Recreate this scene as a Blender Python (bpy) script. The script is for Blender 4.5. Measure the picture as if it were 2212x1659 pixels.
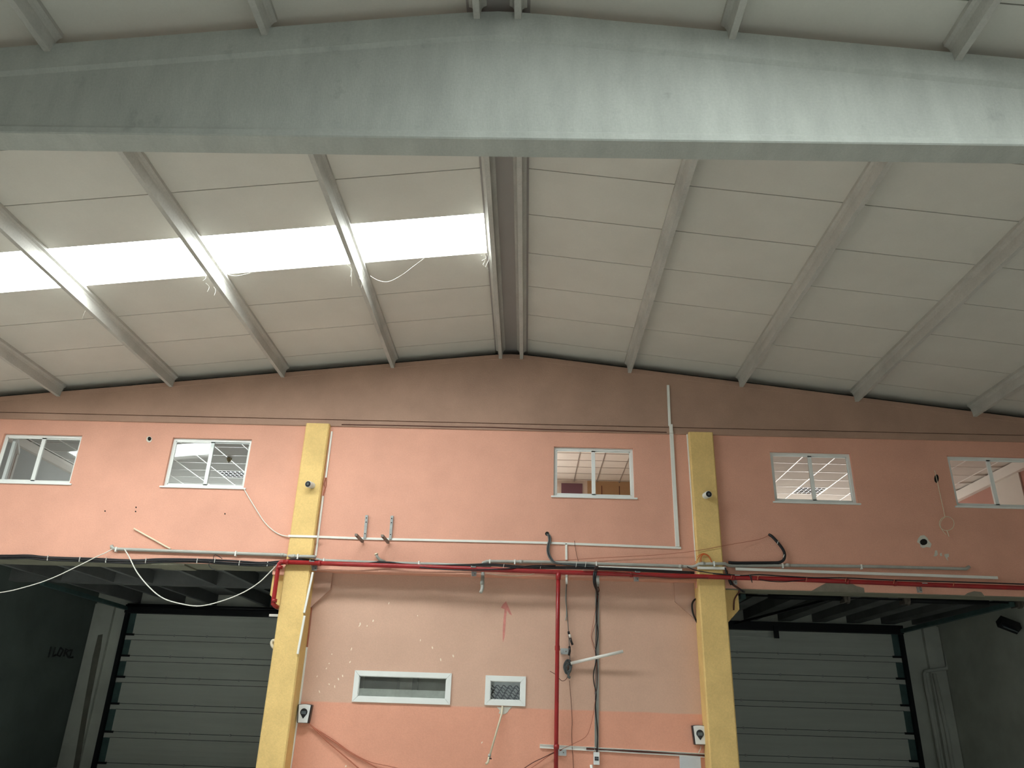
import bpy, math, random
from mathutils import Vector, Matrix
for o in list(bpy.data.objects): bpy.data.objects.remove(o)
random.seed(7)
S = bpy.context.scene
COL = S.collection
# ------------------------------------------------------------------ camera
W, H, F = 2212, 1659, 1646.574
YAW, PIT, ROL = -0.0288244, 0.4064015, 0.0326731
CAM = Vector((0.0, -14.0, 1.6))
_f = Vector((math.sin(YAW)*math.cos(PIT), math.cos(YAW)*math.cos(PIT), math.sin(PIT)))
_r0 = Vector((math.cos(YAW), -math.sin(YAW), 0.0)); _u0 = _r0.cross(_f)
_r = _r0*math.cos(ROL) + _u0*math.sin(ROL); _u = -_r0*math.sin(ROL) + _u0*math.cos(ROL)
cd = bpy.data.cameras.new('camera'); cam = bpy.data.objects.new('camera', cd); COL.objects.link(cam)
cd.sensor_fit = 'HORIZONTAL'; cd.sensor_width = 36.0; cd.lens = 36.0*F/W
cd.clip_start = 0.05; cd.clip_end = 200
cam.matrix_world = Matrix(((_r.x, _u.x, -_f.x, CAM.x), (_r.y, _u.y, -_f.y, CAM.y), (_r.z, _u.z, -_f.z, CAM.z), (0, 0, 0, 1)))
S.camera = cam
# ------------------------------------------------------------------ world, light levels, exposure
wd = bpy.data.worlds.new('world'); S.world = wd; wd.use_nodes = True
bg = wd.node_tree.nodes['Background']; bg.inputs[0].default_value = (0.86, 0.97, 1.0, 1); bg.inputs[1].default_value = 2.0    # overcast sky, let in through an added, unseen rear doorway
SKY_L = 28.0          # radiance of the daylit translucent skylight sheets in the far bay
SKY_R = 4.0 
SKY_N = 24.0           # the same, bays around the camera
ROOM_L = 9.5          # daylit windows at the back of the upstairs rooms
S.view_settings.view_transform = 'Standard'; S.view_settings.look = 'None'
S.view_settings.gamma = 1.0; S.view_settings.use_curve_mapping = False
S.view_settings.exposure = 0.0

# ------------------------------------------------------------------ helpers
def ray(x, y): return _r*((x-W/2)/F) - _u*((y-H/2)/F) + _f
def P(x, y, Y=0.0):
    d = ray(x, y); return CAM + d*((Y-CAM.y)/d.y)
def PZ(x, y, Z):
    d = ray(x, y); return CAM + d*((Z-CAM.z)/d.z)
def PX(x, y, X):
    d = ray(x, y); return CAM + d*((X-CAM.x)/d.x)
def lin(c):
    return tuple(((v/255)/12.92 if v/255 <= .04045 else ((v/255+.055)/1.055)**2.4) for v in c)
MATS = {}
def mat(name, c, rough=.7, var=.12, scale=3.0, bump=.0, bscale=60.0, metal=0.0, spec=.4, stretch=(1,1,1), fine=.0, c2=None, zsplit=None, spots=0.0):
    m = bpy.data.materials.new(name); m.use_nodes = True; nt = m.node_tree; N = nt.nodes; L = nt.links
    b = N['Principled BSDF']; b.inputs['Roughness'].default_value = rough; b.inputs['Metallic'].default_value = metal
    b.inputs['Specular IOR Level'].default_value = spec
    g = N.new('ShaderNodeNewGeometry'); mp = N.new('ShaderNodeMapping'); mp.inputs['Scale'].default_value = stretch
    L.new(g.outputs['Position'], mp.inputs['Vector'])
    n1 = N.new('ShaderNodeTexNoise'); n1.inputs['Scale'].default_value = scale; n1.inputs['Detail'].default_value = 5; n1.inputs['Roughness'].default_value = .6
    L.new(mp.outputs[0], n1.inputs['Vector'])
    base = lin(c)
    rmp = N.new('ShaderNodeMapRange'); rmp.inputs['From Min'].default_value = .3; rmp.inputs['From Max'].default_value = .7
    rmp.inputs['To Min'].default_value = 1-var; rmp.inputs['To Max'].default_value = 1+var
    L.new(n1.outputs['Fac'], rmp.inputs['Value'])
    val = rmp.outputs[0]
    if fine:
        n2 = N.new('ShaderNodeTexNoise'); n2.inputs['Scale'].default_value = 38; n2.inputs['Detail'].default_value = 3
        L.new(g.outputs['Position'], n2.inputs['Vector'])
        r2 = N.new('ShaderNodeMapRange'); r2.inputs['From Min'].default_value = .3; r2.inputs['From Max'].default_value = .7
        r2.inputs['To Min'].default_value = 1-fine; r2.inputs['To Max'].default_value = 1+fine
        L.new(n2.outputs['Fac'], r2.inputs['Value'])
        mu = N.new('ShaderNodeMath'); mu.operation = 'MULTIPLY'; L.new(val, mu.inputs[0]); L.new(r2.outputs[0], mu.inputs[1]); val = mu.outputs[0]
    if spots:
        n4 = N.new('ShaderNodeTexNoise'); n4.inputs['Scale'].default_value = 2.6; n4.inputs['Detail'].default_value = 6; n4.inputs['Roughness'].default_value = .65
        L.new(g.outputs['Position'], n4.inputs['Vector'])
        r4 = N.new('ShaderNodeMapRange'); r4.inputs['From Min'].default_value = .62; r4.inputs['From Max'].default_value = .74
        r4.inputs['To Min'].default_value = 1; r4.inputs['To Max'].default_value = 1-spots; L.new(n4.outputs['Fac'], r4.inputs['Value'])
        mu4 = N.new('ShaderNodeMath'); mu4.operation = 'MULTIPLY'; L.new(val, mu4.inputs[0]); L.new(r4.outputs[0], mu4.inputs[1]); val = mu4.outputs[0]
    vm = N.new('ShaderNodeVectorMath'); vm.operation = 'SCALE'; L.new(val, vm.inputs['Scale'])
    if zsplit is None: vm.inputs[0].default_value = base
    else:   # two coats of paint meeting at a height
        sp = N.new('ShaderNodeSeparateXYZ'); L.new(g.outputs['Position'], sp.inputs[0])
        n3 = N.new('ShaderNodeTexNoise'); n3.inputs['Scale'].default_value = 1.3; L.new(g.outputs['Position'], n3.inputs['Vector'])
        ad = N.new('ShaderNodeMath'); ad.operation = 'MULTIPLY_ADD'; ad.inputs[1].default_value = .05; L.new(n3.outputs['Fac'], ad.inputs[0]); L.new(sp.outputs['Z'], ad.inputs[2])
        mr = N.new('ShaderNodeMapRange'); mr.inputs['From Min'].default_value = zsplit; mr.inputs['From Max'].default_value = zsplit+.03
        L.new(ad.outputs[0], mr.inputs['Value'])
        mx = N.new('ShaderNodeMix'); mx.data_type = 'RGBA'; mx.inputs['A'].default_value = (*lin(c2), 1); mx.inputs['B'].default_value = (*base, 1)
        L.new(mr.outputs[0], mx.inputs['Factor']); L.new(mx.outputs['Result'], vm.inputs[0])
    L.new(vm.outputs[0], b.inputs['Base Color'])
    if bump:
        nb = N.new('ShaderNodeTexNoise'); nb.inputs['Scale'].default_value = bscale; nb.inputs['Detail'].default_value = 4
        L.new(mp.outputs[0] if stretch != (1,1,1) else g.outputs['Position'], nb.inputs['Vector'])
        bp = N.new('ShaderNodeBump'); bp.inputs['Strength'].default_value = bump; bp.inputs['Distance'].default_value = .02
        L.new(nb.outputs['Fac'], bp.inputs['Height']); L.new(bp.outputs[0], b.inputs['Normal'])
    MATS[name] = m; return m
def emit(name, c, s):
    m = bpy.data.materials.new(name); m.use_nodes = True; nt = m.node_tree
    for n in list(nt.nodes): nt.nodes.remove(n)
    o = nt.nodes.new('ShaderNodeOutputMaterial'); e = nt.nodes.new('ShaderNodeEmission')
    nz = nt.nodes.new('ShaderNodeTexNoise'); nz.inputs['Scale'].default_value = 1.5
    mr = nt.nodes.new('ShaderNodeMapRange'); mr.inputs['To Min'].default_value = s*.93; mr.inputs['To Max'].default_value = s*1.07
    nt.links.new(nz.outputs['Fac'], mr.inputs['Value']); nt.links.new(mr.outputs[0], e.inputs['Strength'])
    e.inputs['Color'].default_value = (*c, 1); nt.links.new(e.outputs[0], o.inputs['Surface']); MATS[name] = m; return m
def glass(name, tint=(1,1,1), gloss=1.0, wavy=0.0, base=None, basemix=0.0, wscale=25):
    m = bpy.data.materials.new(name); m.use_nodes = True; nt = m.node_tree; N = nt.nodes; L = nt.links
    for n in list(N): N.remove(n)
    o = N.new('ShaderNodeOutputMaterial'); t = N.new('ShaderNodeBsdfTransparent'); t.inputs[0].default_value = (*tint, 1)
    g = N.new('ShaderNodeBsdfGlossy'); g.inputs['Roughness'].default_value = .02 + wavy*.1; g.inputs[0].default_value = (gloss, gloss, gloss, 1)
    fr = N.new('ShaderNodeFresnel'); fr.inputs['IOR'].default_value = 1.45
    mx = N.new('ShaderNodeMixShader'); L.new(fr.outputs[0], mx.inputs[0]); L.new(t.outputs[0], mx.inputs[1]); L.new(g.outputs[0], mx.inputs[2])
    out = mx.outputs[0]
    if wavy:
        nz = N.new('ShaderNodeTexNoise'); nz.inputs['Scale'].default_value = wscale; tc = N.new('ShaderNodeNewGeometry'); L.new(tc.outputs['Position'], nz.inputs['Vector'])
        bp = N.new('ShaderNodeBump'); bp.inputs['Strength'].default_value = wavy; L.new(nz.outputs['Fac'], bp.inputs['Height'])
        L.new(bp.outputs[0], g.inputs['Normal']); L.new(bp.outputs[0], fr.inputs['Normal'])
    if base is not None:
        d = N.new('ShaderNodeBsdfDiffuse'); d.inputs[0].default_value = (*lin(base), 1)
        m2 = N.new('ShaderNodeMixShader'); m2.inputs[0].default_value = basemix; L.new(out, m2.inputs[1]); L.new(d.outputs[0], m2.inputs[2]); out = m2.outputs[0]
    L.new(out, o.inputs['Surface']); MATS[name] = m; return m

WL = {}     # world location of every object made here
def obj(name, verts, faces, m, parent=None, smooth=False, origin=None):
    verts = [Vector(v) for v in verts]
    if origin is None:
        lo = Vector([min(v[i] for v in verts) for i in range(3)]); hi = Vector([max(v[i] for v in verts) for i in range(3)])
        origin = Vector(((lo.x+hi.x)/2, (lo.y+hi.y)/2, lo.z))
    me = bpy.data.meshes.new(name); me.from_pydata([tuple(v-origin) for v in verts], [], faces); me.update()
    me.materials.append(MATS[m] if isinstance(m, str) else m)
    if smooth:
        for p in me.polygons: p.use_smooth = True
    o = bpy.data.objects.new(name, me); COL.objects.link(o)
    o.location = origin - (WL[parent.name] if parent else Vector())
    if parent: o.parent = parent
    WL[o.name] = origin.copy(); return o
def empty(name, loc, parent=None):
    o = bpy.data.objects.new(name, None); COL.objects.link(o); o.empty_display_size = .1; loc = Vector(loc)
    o.location = loc - (WL[parent.name] if parent else Vector())
    if parent: o.parent = parent
    WL[o.name] = loc; return o
def inst(src, loc, parent=None):       # another object on the same mesh data
    o = src.copy(); COL.objects.link(o); loc = Vector(loc); o.parent = parent
    o.location = loc - (WL[parent.name] if parent else Vector()); WL[o.name] = loc
    return o
def tag(o, label=None, cat=None, group=None, kind=None):
    if label: o['label'] = label
    if cat: o['category'] = cat
    if group: o['group'] = group
    if kind: o['kind'] = kind
    return o
def struct(o): o['kind'] = 'structure'; return o
BF = [(0,3,2,1), (4,5,6,7), (0,1,5,4), (1,2,6,5), (2,3,7,6), (3,0,4,7)]
def bv(x0, x1, y0, y1, z0, z1): return [(x0,y0,z0),(x1,y0,z0),(x1,y1,z0),(x0,y1,z0),(x0,y0,z1),(x1,y0,z1),(x1,y1,z1),(x0,y1,z1)]
def box(name, x0, x1, y0, y1, z0, z1, m, parent=None, bevel=0):
    o = obj(name, bv(x0,x1,y0,y1,z0,z1), BF, m, parent)
    if bevel: bevel_mod(o, bevel)
    return o
def bevel_mod(o, w, seg=2):
    b = o.modifiers.new('bevel', 'BEVEL'); b.width = w; b.segments = seg; b.limit_method = 'ANGLE'; return o
def boxes(name, lst, m, parent=None):
    vs, fs = [], []
    for t in lst:
        k = len(vs); vs += bv(*t); fs += [tuple(i+k for i in f) for f in BF]
    return obj(name, vs, fs, m, parent)
def obar_geo(p0, p1, w, t, up=None):
    p0, p1 = Vector(p0), Vector(p1); d = (p1-p0).normalized(); n = Vector((0,1,0)) if up is None else Vector(up)
    n = (n - d*n.dot(d)).normalized(); s = d.cross(n).normalized()
    vs = []
    for p in (p0, p1):
        for a, b in ((-1,-1),(1,-1),(1,1),(-1,1)): vs.append(p + s*(a*w/2) + n*(b*t/2))
    return vs, [(3,2,1,0),(4,5,6,7),(0,1,5,4),(1,2,6,5),(2,3,7,6),(3,0,4,7)]
def bar(name, p0, p1, w, t, m, parent=None, up=None):
    v, f = obar_geo(p0, p1, w, t, up); return obj(name, v, f, m, parent)
def smooth_path(pts, n=6):
    pts = [Vector(p) for p in pts]
    if len(pts) < 3: return pts
    out = []
    for i in range(len(pts)-1):
        a, b, c, d = pts[max(i-1,0)], pts[i], pts[i+1], pts[min(i+2, len(pts)-1)]
        for k in range(n):
            t = k/n; out.append(.5*((2*b) + (c-a)*t + (2*a-5*b+4*c-d)*t*t + (3*b-a-3*c+d)*t**3))
    out.append(pts[-1]); return out
def tube_geo(pts, r, sides=8):
    pts = [Vector(p) for p in pts]; vs, fs = [], []
    rs = r if isinstance(r, (list, tuple)) else [r]*len(pts)
    t0 = (pts[1]-pts[0]).normalized(); ref = Vector((0,0,1)) if abs(t0.z) < .9 else Vector((0,1,0))
    n = t0.cross(ref).normalized()
    for i, p in enumerate(pts):
        t = ((pts[min(i+1,len(pts)-1)]-p).normalized() + (p-pts[max(i-1,0)]).normalized())
        t = t.normalized() if t.length > 1e-6 else t0
        n = (n - t*n.dot(t)); n = n.normalized() if n.length > 1e-6 else t.orthogonal().normalized()
        b = t.cross(n)
        for k in range(sides):
            a = 2*math.pi*k/sides; vs.append(p + (n*math.cos(a)+b*math.sin(a))*rs[i])
        if i:
            o = (i-1)*sides
            for k in range(sides): fs.append((o+k, o+(k+1)%sides, o+sides+(k+1)%sides, o+sides+k))
    fs.append(tuple(range(sides-1,-1,-1))); fs.append(tuple(range(len(vs)-sides, len(vs))))
    return vs, fs
def tube(name, pts, r, m, parent=None, sides=8, curve=False):
    if curve: pts = smooth_path(pts)
    v, f = tube_geo(pts, r, sides); return obj(name, v, f, m, parent, smooth=True)
def tubes(name, paths, r, m, parent=None, sides=6, curve=True):
    vs, fs = [], []
    for p in paths:
        v, f = tube_geo(smooth_path(p) if curve else p, r, sides); k = len(vs); vs += v; fs += [tuple(i+k for i in q) for q in f]
    return obj(name, vs, fs, m, parent, smooth=True)
def px(pts, Y):           # pixels to points on a plane of given Y (Y single or one per point)
    ys = Y if isinstance(Y, (list, tuple)) else [Y]*len(pts)
    return [P(a, b, y) for (a, b), y in zip(pts, ys)]
def prism(name, prof, y0, y1, m, parent=None):      # prof: (x,z) outline, extruded along Y
    n = len(prof); vs = [(x, y0, z) for x, z in prof] + [(x, y1, z) for x, z in prof]
    fs = [tuple(range(n)), tuple(range(2*n-1, n-1, -1))] + [(i, i+n, (i+1)%n+n, (i+1)%n) for i in range(n)]
    return obj(name, vs, fs, m, parent)
def sheet(name, x0, x1, z0, z1, y0, y1, holes, m, parent=None):
    """wall slab in the XZ plane with rectangular holes (reveals included)"""
    xs = sorted({x0, x1, *[h[0] for h in holes], *[h[1] for h in holes]}); zs = sorted({z0, z1, *[h[2] for h in holes], *[h[3] for h in holes]})
    xs = [x for x in xs if x0 <= x <= x1]; zs = [z for z in zs if z0 <= z <= z1]
    def solid(i, j):
        if not (0 <= i < len(xs)-1 and 0 <= j < len(zs)-1): return False
        cx, cz = (xs[i]+xs[i+1])/2, (zs[j]+zs[j+1])/2
        return not any(h[0] < cx < h[1] and h[2] < cz < h[3] for h in holes)
    vs, ix, fs = [], {}, []
    def v(x, y, z):
        k = (round(x,5), round(y,5), round(z,5))
        if k not in ix: ix[k] = len(vs); vs.append((x,y,z))
        return ix[k]
    for i in range(len(xs)-1):
        for j in range(len(zs)-1):
            if not solid(i, j): continue
            a, b, c, d = xs[i], xs[i+1], zs[j], zs[j+1]
            fs.append((v(a,y0,c), v(b,y0,c), v(b,y0,d), v(a,y0,d))); fs.append((v(a,y1,c), v(a,y1,d), v(b,y1,d), v(b,y1,c)))
            if not solid(i-1, j): fs.append((v(a,y0,c), v(a,y0,d), v(a,y1,d), v(a,y1,c)))
            if not solid(i+1, j): fs.append((v(b,y0,c), v(b,y1,c), v(b,y1,d), v(b,y0,d)))
            if not solid(i, j-1): fs.append((v(a,y0,c), v(a,y1,c), v(b,y1,c), v(b,y0,c)))
            if not solid(i, j+1): fs.append((v(a,y0,d), v(b,y0,d), v(b,y1,d), v(a,y1,d)))
    return obj(name, vs, fs, m, parent)

# ------------------------------------------------------------------ materials
mat('wall_pink', (221,165,143), .85, .07, .9, .25, 55, fine=.03, spec=.2)
mat('girder_pink', (171,139,121), .85, .10, 1.1, .2, 45, fine=.03, spec=.2)
mat('bay_pink', (212,174,153), .85, .07, .8, .2, 55, fine=.03, spec=.2, c2=(226,163,138), zsplit=1.675)
mat('corbel_pink', (200,164,146), .85, .06, 2, .2, 50, spec=.2)
mat('yellow', (226,192,126), .8, .09, 2.2, .25, 60, fine=.05, spec=.25)
mat('concrete', (172,175,168), .85, .09, 1.3, .22, 24, stretch=(3.0,1,.8), fine=.045, spec=.2, spots=.22)
mat('concrete_raw', (140,138,122), .9, .14, 2.5, .2, 40, fine=.05, spec=.2)
mat('purlin', (184,182,175), .85, .12, 1.5, .2, 25, fine=.05, spec=.2)
mat('roof_sheet', (208,206,197), .55, .05, .8, .05, 90, fine=.015, spec=.3)
mat('roof_joint', (40,38,34), .9, .1)
mat('ridge_cap', (150,146,142), .6, .05, 1.0)
mat('floor', (190,190,184), .6, .15, .6, .1, 30)
mat('hall_wall', (206,202,194), .85, .08, .7, .15, 40)
mat('dock_wall_shaded', (104,114,110), .9, .2, .7, .15, 30)  # low light in the left dock is put into this darker grey
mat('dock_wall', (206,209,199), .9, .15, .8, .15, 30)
mat('dock_slab', (112,114,113), .9, .2, 1.2, .15, 30)
mat('door_sheet', (208,212,203), .5, .06, 1.5, .08, 60, stretch=(.3,1,4), spec=.4)
mat('door_line', (70,84,80), .6, .1)
mat('track_green', (82,108,106), .5, .2, 4, metal=.3)
mat('black_steel', (18,20,24), .5, .2, 5, spec=.3)
mat('white_frame', (232,234,230), .35, .03, 3, spec=.5)
mat('white_pvc', (232,230,222), .4, .04, 4, spec=.5)
mat('cream_pvc', (222,210,184), .45, .05, 4)
mat('grey_pvc', (168,168,160), .45, .12, 5, spec=.5)
mat('red_paint', (150,30,32), .35, .18, 4, .05, 30, spec=.5)
mat('galv', (176,178,176), .4, .15, 12, metal=.7)
mat('galv_dark', (120,112,104), .5, .2, 12, metal=.5)
mat('black_cable', (22,22,26), .45, .15, 10, spec=.45)
mat('grey_cable', (86,90,90), .5, .15, 10)
mat('white_cable', (226,224,214), .45, .05, 6)
mat('tie', (210,208,200), .5, .05, 6)
mat('orange_cable', (206,98,44), .5, .1, 6)
mat('salmon_cable', (176,104,80), .6, .1, 6)
mat('brown_cable', (86,44,34), .55, .15, 6)
mat('plaster', (206,202,190), .95, .12, 9, .3, 50)
mat('hole', (26,24,22), .95, .2, 9)
mat('grey_patch', (124,118,104), .95, .18, 5, .3, 30)
mat('device_white', (222,224,222), .35, .03, 6, spec=.5)
mat('device_dark', (24,22,26), .3, .1, 8, spec=.5)
mat('screen', (92,100,104), .2, .05, 8, spec=.5)
mat('panel_grey', (196,200,204), .45, .05, 5)
mat('red_mark', (206,134,124), .9, .15, 14)
mat('stain', (122,120,110), .95, .2, 3)
mat('scrawl', (54,57,58), .95, .2, 6)
mat('speck', (240,226,206), .9, .05, 9)
mat('tile', (214,208,200), .9, .03, 3, .12, 80)
mat('tile_l', (188,188,184), .9, .03, 3, .12, 80)
mat('tbar', (244,242,238), .3, .02, 3, spec=.6)
mat('tbar_d', (150,140,132), .5, .03, 3)
mat('room_grey', (176,178,176), .9, .05, 1)
mat('room_tan', (170,140,104), .9, .05, 1)
mat('room_pink', (176,128,114), .9, .05, 1)
mat('room_white', (214,206,196), .9, .04, 1)
mat('room_purple', (112,78,92), .6, .05, 1)
mat('room_floor', (200,190,178), .7, .05, 1)
mat('cornice', (226,220,212), .8, .03, 2)
mat('louvre', (150,150,152), .18, .08, 12, metal=.9)
mat('detector', (150,140,104), .5, .08, 12)
mat('ledge', (236,240,236), .6, .12, 8)
mat('dim_wall', (206,206,192), .9, .2, 2.5)
mat('dim_dark', (62,66,70), .9, .3, 4)
mat('cobweb', (226,224,216), .8, .05, 9)
emit('sky_far', (.93,1.0,1.0), SKY_L)
emit('sky_near', (.92,1.0,1.0), SKY_N)
emit('sky_rear', (.92,1.0,1.0), SKY_R)
emit('day_room', (1.0,.97,.93), ROOM_L)
emit('day_room_dim', (.93,1.0,1.0), ROOM_L*1.25)
emit('day_room_mid', (1.0,.97,.93), ROOM_L*3.6)
glass('pane_clear', (.93,.95,.95), 1.0)
glass('pane_textured', (.96,.98,.97), .9, .5, (190,194,184), .16, 60)

# ------------------------------------------------------------------ hall dimensions
XC, SL = -0.44, 0.117                    # ridge line and roof slope
XL, XR = -11.64, 10.76                   # side walls
YB = -24.3                               # wall behind the camera
def zs(x, z0): return z0 - SL*abs(x-XC)
Z_PAN, Z_GIR, Z_PUR = 8.44, 8.295, 8.19
YD = 7.1                                 # outer wall with the dock doors

# ------------------------------------------------------------------ floor and outer walls
struct(box('floor', XL-.3, XR+.3, YB-.3, YD+.3, -.2, 0, 'floor'))
struct(box('wall_left', XL-.25, XL, YB-.3, 0, 0, 7.2, 'hall_wall'))
struct(box('wall_right', XR, XR+.25, YB-.3, 0, 0, 7.2, 'hall_wall'))
struct(sheet('wall_rear', XL-.2, XR+.2, 0, 8.5, YB-.25, YB, [(-1.5, 6.5, -1, 4.6)], 'hall_wall'))  # unseen opening added so sky light lifts the docks and lower walls

# ------------------------------------------------------------------ roof: deck, sandwich panels, skylights
SEAM = 1.038; Y0S = -0.44
seams = [Y0S - SEAM*k for k in range(-1, 24)]
def slope_slab(name, d0, d1, y0, y1, zb, t, side, m, parent):
    vs = []
    for (y) in (y0, y1):
        for d, zo in ((d0,0),(d1,0),(d1,t),(d0,t)): vs.append((XC+side*d, y, zb-SL*d+zo))
    f = [(0,1,2,3),(7,6,5,4),(0,4,5,1),(1,5,6,2),(2,6,7,3),(3,7,4,0)]
    return obj(name, vs, f, m, parent)
vs = []
for y in (YB-.25, .42):
    for x, z in ((XL-.25, zs(XL-.25, Z_PAN+.095)), (XC, Z_PAN+.095), (XR+.25, zs(XR+.25, Z_PAN+.095)), (XR+.25, zs(XR+.25, Z_PAN+.16)), (XC, Z_PAN+.16), (XL-.25, zs(XL-.25, Z_PAN+.16))): vs.append((x,y,z))
ceil = struct(obj('ceiling', vs, [tuple(range(6)), tuple(range(11,5,-1))] + [(i, (i+1)%6+0, (i+1)%6+6, i+6) for i in range(6)], 'roof_joint'))
win_sky = empty('window_8', (XC-6, -4.2, 7.6)); struct(win_sky)
win_sky2 = empty('window_9', (XC+3, -11.35, 7.9)); struct(win_sky2)
win_sky3 = empty('window_10', (XC-6, -18.6, 7.6)); struct(win_sky3)
for k in range(len(seams)-1):
    yb, ya = seams[k], seams[k+1]
    ya_, yb_ = ya+.008, yb-.008
    if ya < YB: ya_ = YB
    if yb < YB+.1: break
    if k == 0: yb_ = .40
    for side in (-1, 1):
        if side == -1 and abs((ya+yb)/2+4.07) < .3:
            slope_slab('skylight_pane', .30, 11.35, ya_-.004, yb_+.004, Z_PAN+.075, .012, side, 'sky_far', win_sky); 
        elif side == 1 and abs((ya+yb)/2+11.35) < .5:
            slope_slab('skylight_pane', .30, 6.4, ya_, yb_, Z_PAN+.075, .012, side, 'sky_near', win_sky2)
            slope_slab('roof_panel', 6.41, 11.4, ya_, yb_, Z_PAN, .088, side, 'roof_sheet', ceil)
        elif side == -1 and abs((ya+yb)/2+18.6) < .5:
            slope_slab('skylight_pane', .30, 11.35, ya_, yb_, Z_PAN+.075, .012, side, 'sky_rear', win_sky3)
        else:
            slope_slab('roof_panel', .30, 11.4, ya_, yb_, Z_PAN, .088, side, 'roof_sheet', ceil)
for y0, y1 in ((-8.13, .24), (-16.2, -8.135), (YB, -16.205)):
    box('ridge_cap', XC-.335, XC+.335, y0, y1, Z_PAN-.05, Z_PAN-.03, 'ridge_cap', ceil)

# ------------------------------------------------------------------ concrete girders and purlins
def girder(name, yf, yb, zbot, face, rec, m, topf=.33, ch=.05):
    st = [XL-.05, XC-.55, XC-.2, XC, XC+.2, XC+.55, XR+.05]
    rings = []
    for x in st:
        zt = zs(x, Z_GIR) - (.022 if abs(x-XC) < .1 else .008 if abs(x-XC) < .3 else 0)
        r = [(yf+.012, zbot), (yf, zbot+.012), (yf, zbot+face), (yf+rec, zbot+face+ch), (yf+rec, zt-topf-.04), (yf, zt-topf), (yf, zt)]
        if ch < .02: r[3:5] = [(yf+rec, zbot+face+.002), (yf+rec, zbot+face+.017), (yf+.005, zbot+face+.02), (yf+.005, zt-topf-.01)]   # shadow groove above the flange
        r = r + [(yb+yf-y, z) for y, z in reversed(r)]
        rings.append([(x, y, z) for y, z in r])
    n = len(rings[0]); vs = [v for r in rings for v in r]; fs = [tuple(range(n-1,-1,-1)), tuple(range(len(vs)-n, len(vs)))]
    for i in range(len(rings)-1):
        for k in range(n): fs.append((i*n+k, i*n+(k+1)%n, (i+1)*n+(k+1)%n, (i+1)*n+k))
    return obj(name, vs, fs, m)
g = girder('roof_girder', -8.27, -8.0, 6.605, .075, .035, 'concrete')
tag(g, 'massive grey concrete peaked roof girder with streaked face spanning the hall', 'beam')
g = girder('gable_girder', -.03, .24, 6.635, .125, .035, 'girder_pink', topf=.10, ch=.012)
tag(g, 'dull pink painted peaked girder capping the pink end wall', 'beam')
def girder_rear():
    g = girder('roof_girder', -16.4, -16.13, 6.605, .075, .035, 'concrete')
    tag(g, 'plain grey concrete roof girder behind the streaked girder, over open floor', 'beam')
girder_rear()
def purlin(d, side, y0, y1, label, grp):
    xc = XC + side*d; zb = Z_PUR - SL*d
    prof = [(-.034,0), (.034,0), (.038,.08), (.042,.155), (.060,.182), (.092,.200), (.092,.252), (-.092,.252), (-.092,.200), (-.060,.182), (-.042,.155), (-.038,.08)]
    pr = [(xc+x, zb+z - (SL*side*x if z > .16 else 0)) for x, z in prof]
    o = prism('roof_purlin', pr, y0, y1, 'purlin'); tag(o, label, 'purlin', grp); return o
ORD = ['', 'first', 'second', 'third', 'fourth', 'last']
for i, d in enumerate((.212, 2.385, 4.585, 6.81, 9.04, 11.05)):
    for side in (-1, 1):
        sl = 'skylight' if side == -1 else 'unbroken'
        if i == 0:
            far = 'concrete ridge purlin meeting the pink gable peak, on the %s slope' % sl
            near = 'concrete ridge purlin ending on the streaked girder peak, above the %s slope' % sl
        else:
            far = ('concrete T purlin crossing under the skylight strip to the pink wall, %s from the ridge' if side == -1 else
                   'concrete T purlin under the unbroken roof slope to the pink wall, %s from ridge') % ORD[i]
            near = 'concrete purlin ending on top of the streaked girder, %s slope, %s from the ridge' % (sl, ORD[i])
        purlin(d, side, -8.02, -.01, far, 'purlins of the far bay'); purlin(d, side, -16.15, -8.25, near, 'purlins of the near bay')

# ------------------------------------------------------------------ end wall: upper storey with five windows
ZS, ZT = 5.355, 6.335        # window sill and head
wins = []
for a, b in (((10,0)), ):
    pass
WX = [(-10.36, -8.80), (-7.00, -5.44), (.445, 1.965), (4.575, 6.10), (7.92, 9.50)]
LZ, CZ, RZ = 3.925, 3.865, 3.745       # slab edge heights over left dock, centre bay, right dock
XA, XB = -3.92, 3.02                   # faces of the columns towards the centre bay
holes = [(a, b, ZS, ZT) for a, b in WX] + [(XL-1, XA, 3.0, LZ), (XA, XB, 3.0, CZ), (XB, XR+1, 3.0, RZ)]
wb = struct(sheet('wall_back', XL-.2, XR+.2, 3.7, 6.64, 0, .16, holes, 'wall_pink'))
# thickness of the floor slab behind the wall: bare concrete soffits over the docks
struct(box('trim_1', XL, -3.95, .012, .62, LZ-.012, 4.38, 'concrete_raw'))
struct(box('trim_2', XB+.05, XR, .012, .46, RZ-.012, 4.38, 'concrete_raw'))
p = P(323,1229); q = P(395,1231)
box('formwork_board', p.x, q.x, .02, .6, LZ-.04, LZ-.012, 'concrete_raw', bpy.data.objects['trim_1'])
struct(box('trim_3', XA-.05, XB+.05, .02, .5, CZ-.006, 4.38, 'wall_pink'))
# rounded lip where the centre slab edge meets the recess
tube('edge_lip', [(XA, .015, CZ+.012), (XB, .015, CZ+.012)], .022, 'wall_pink', bpy.data.objects['trim_3'], 10)
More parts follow.
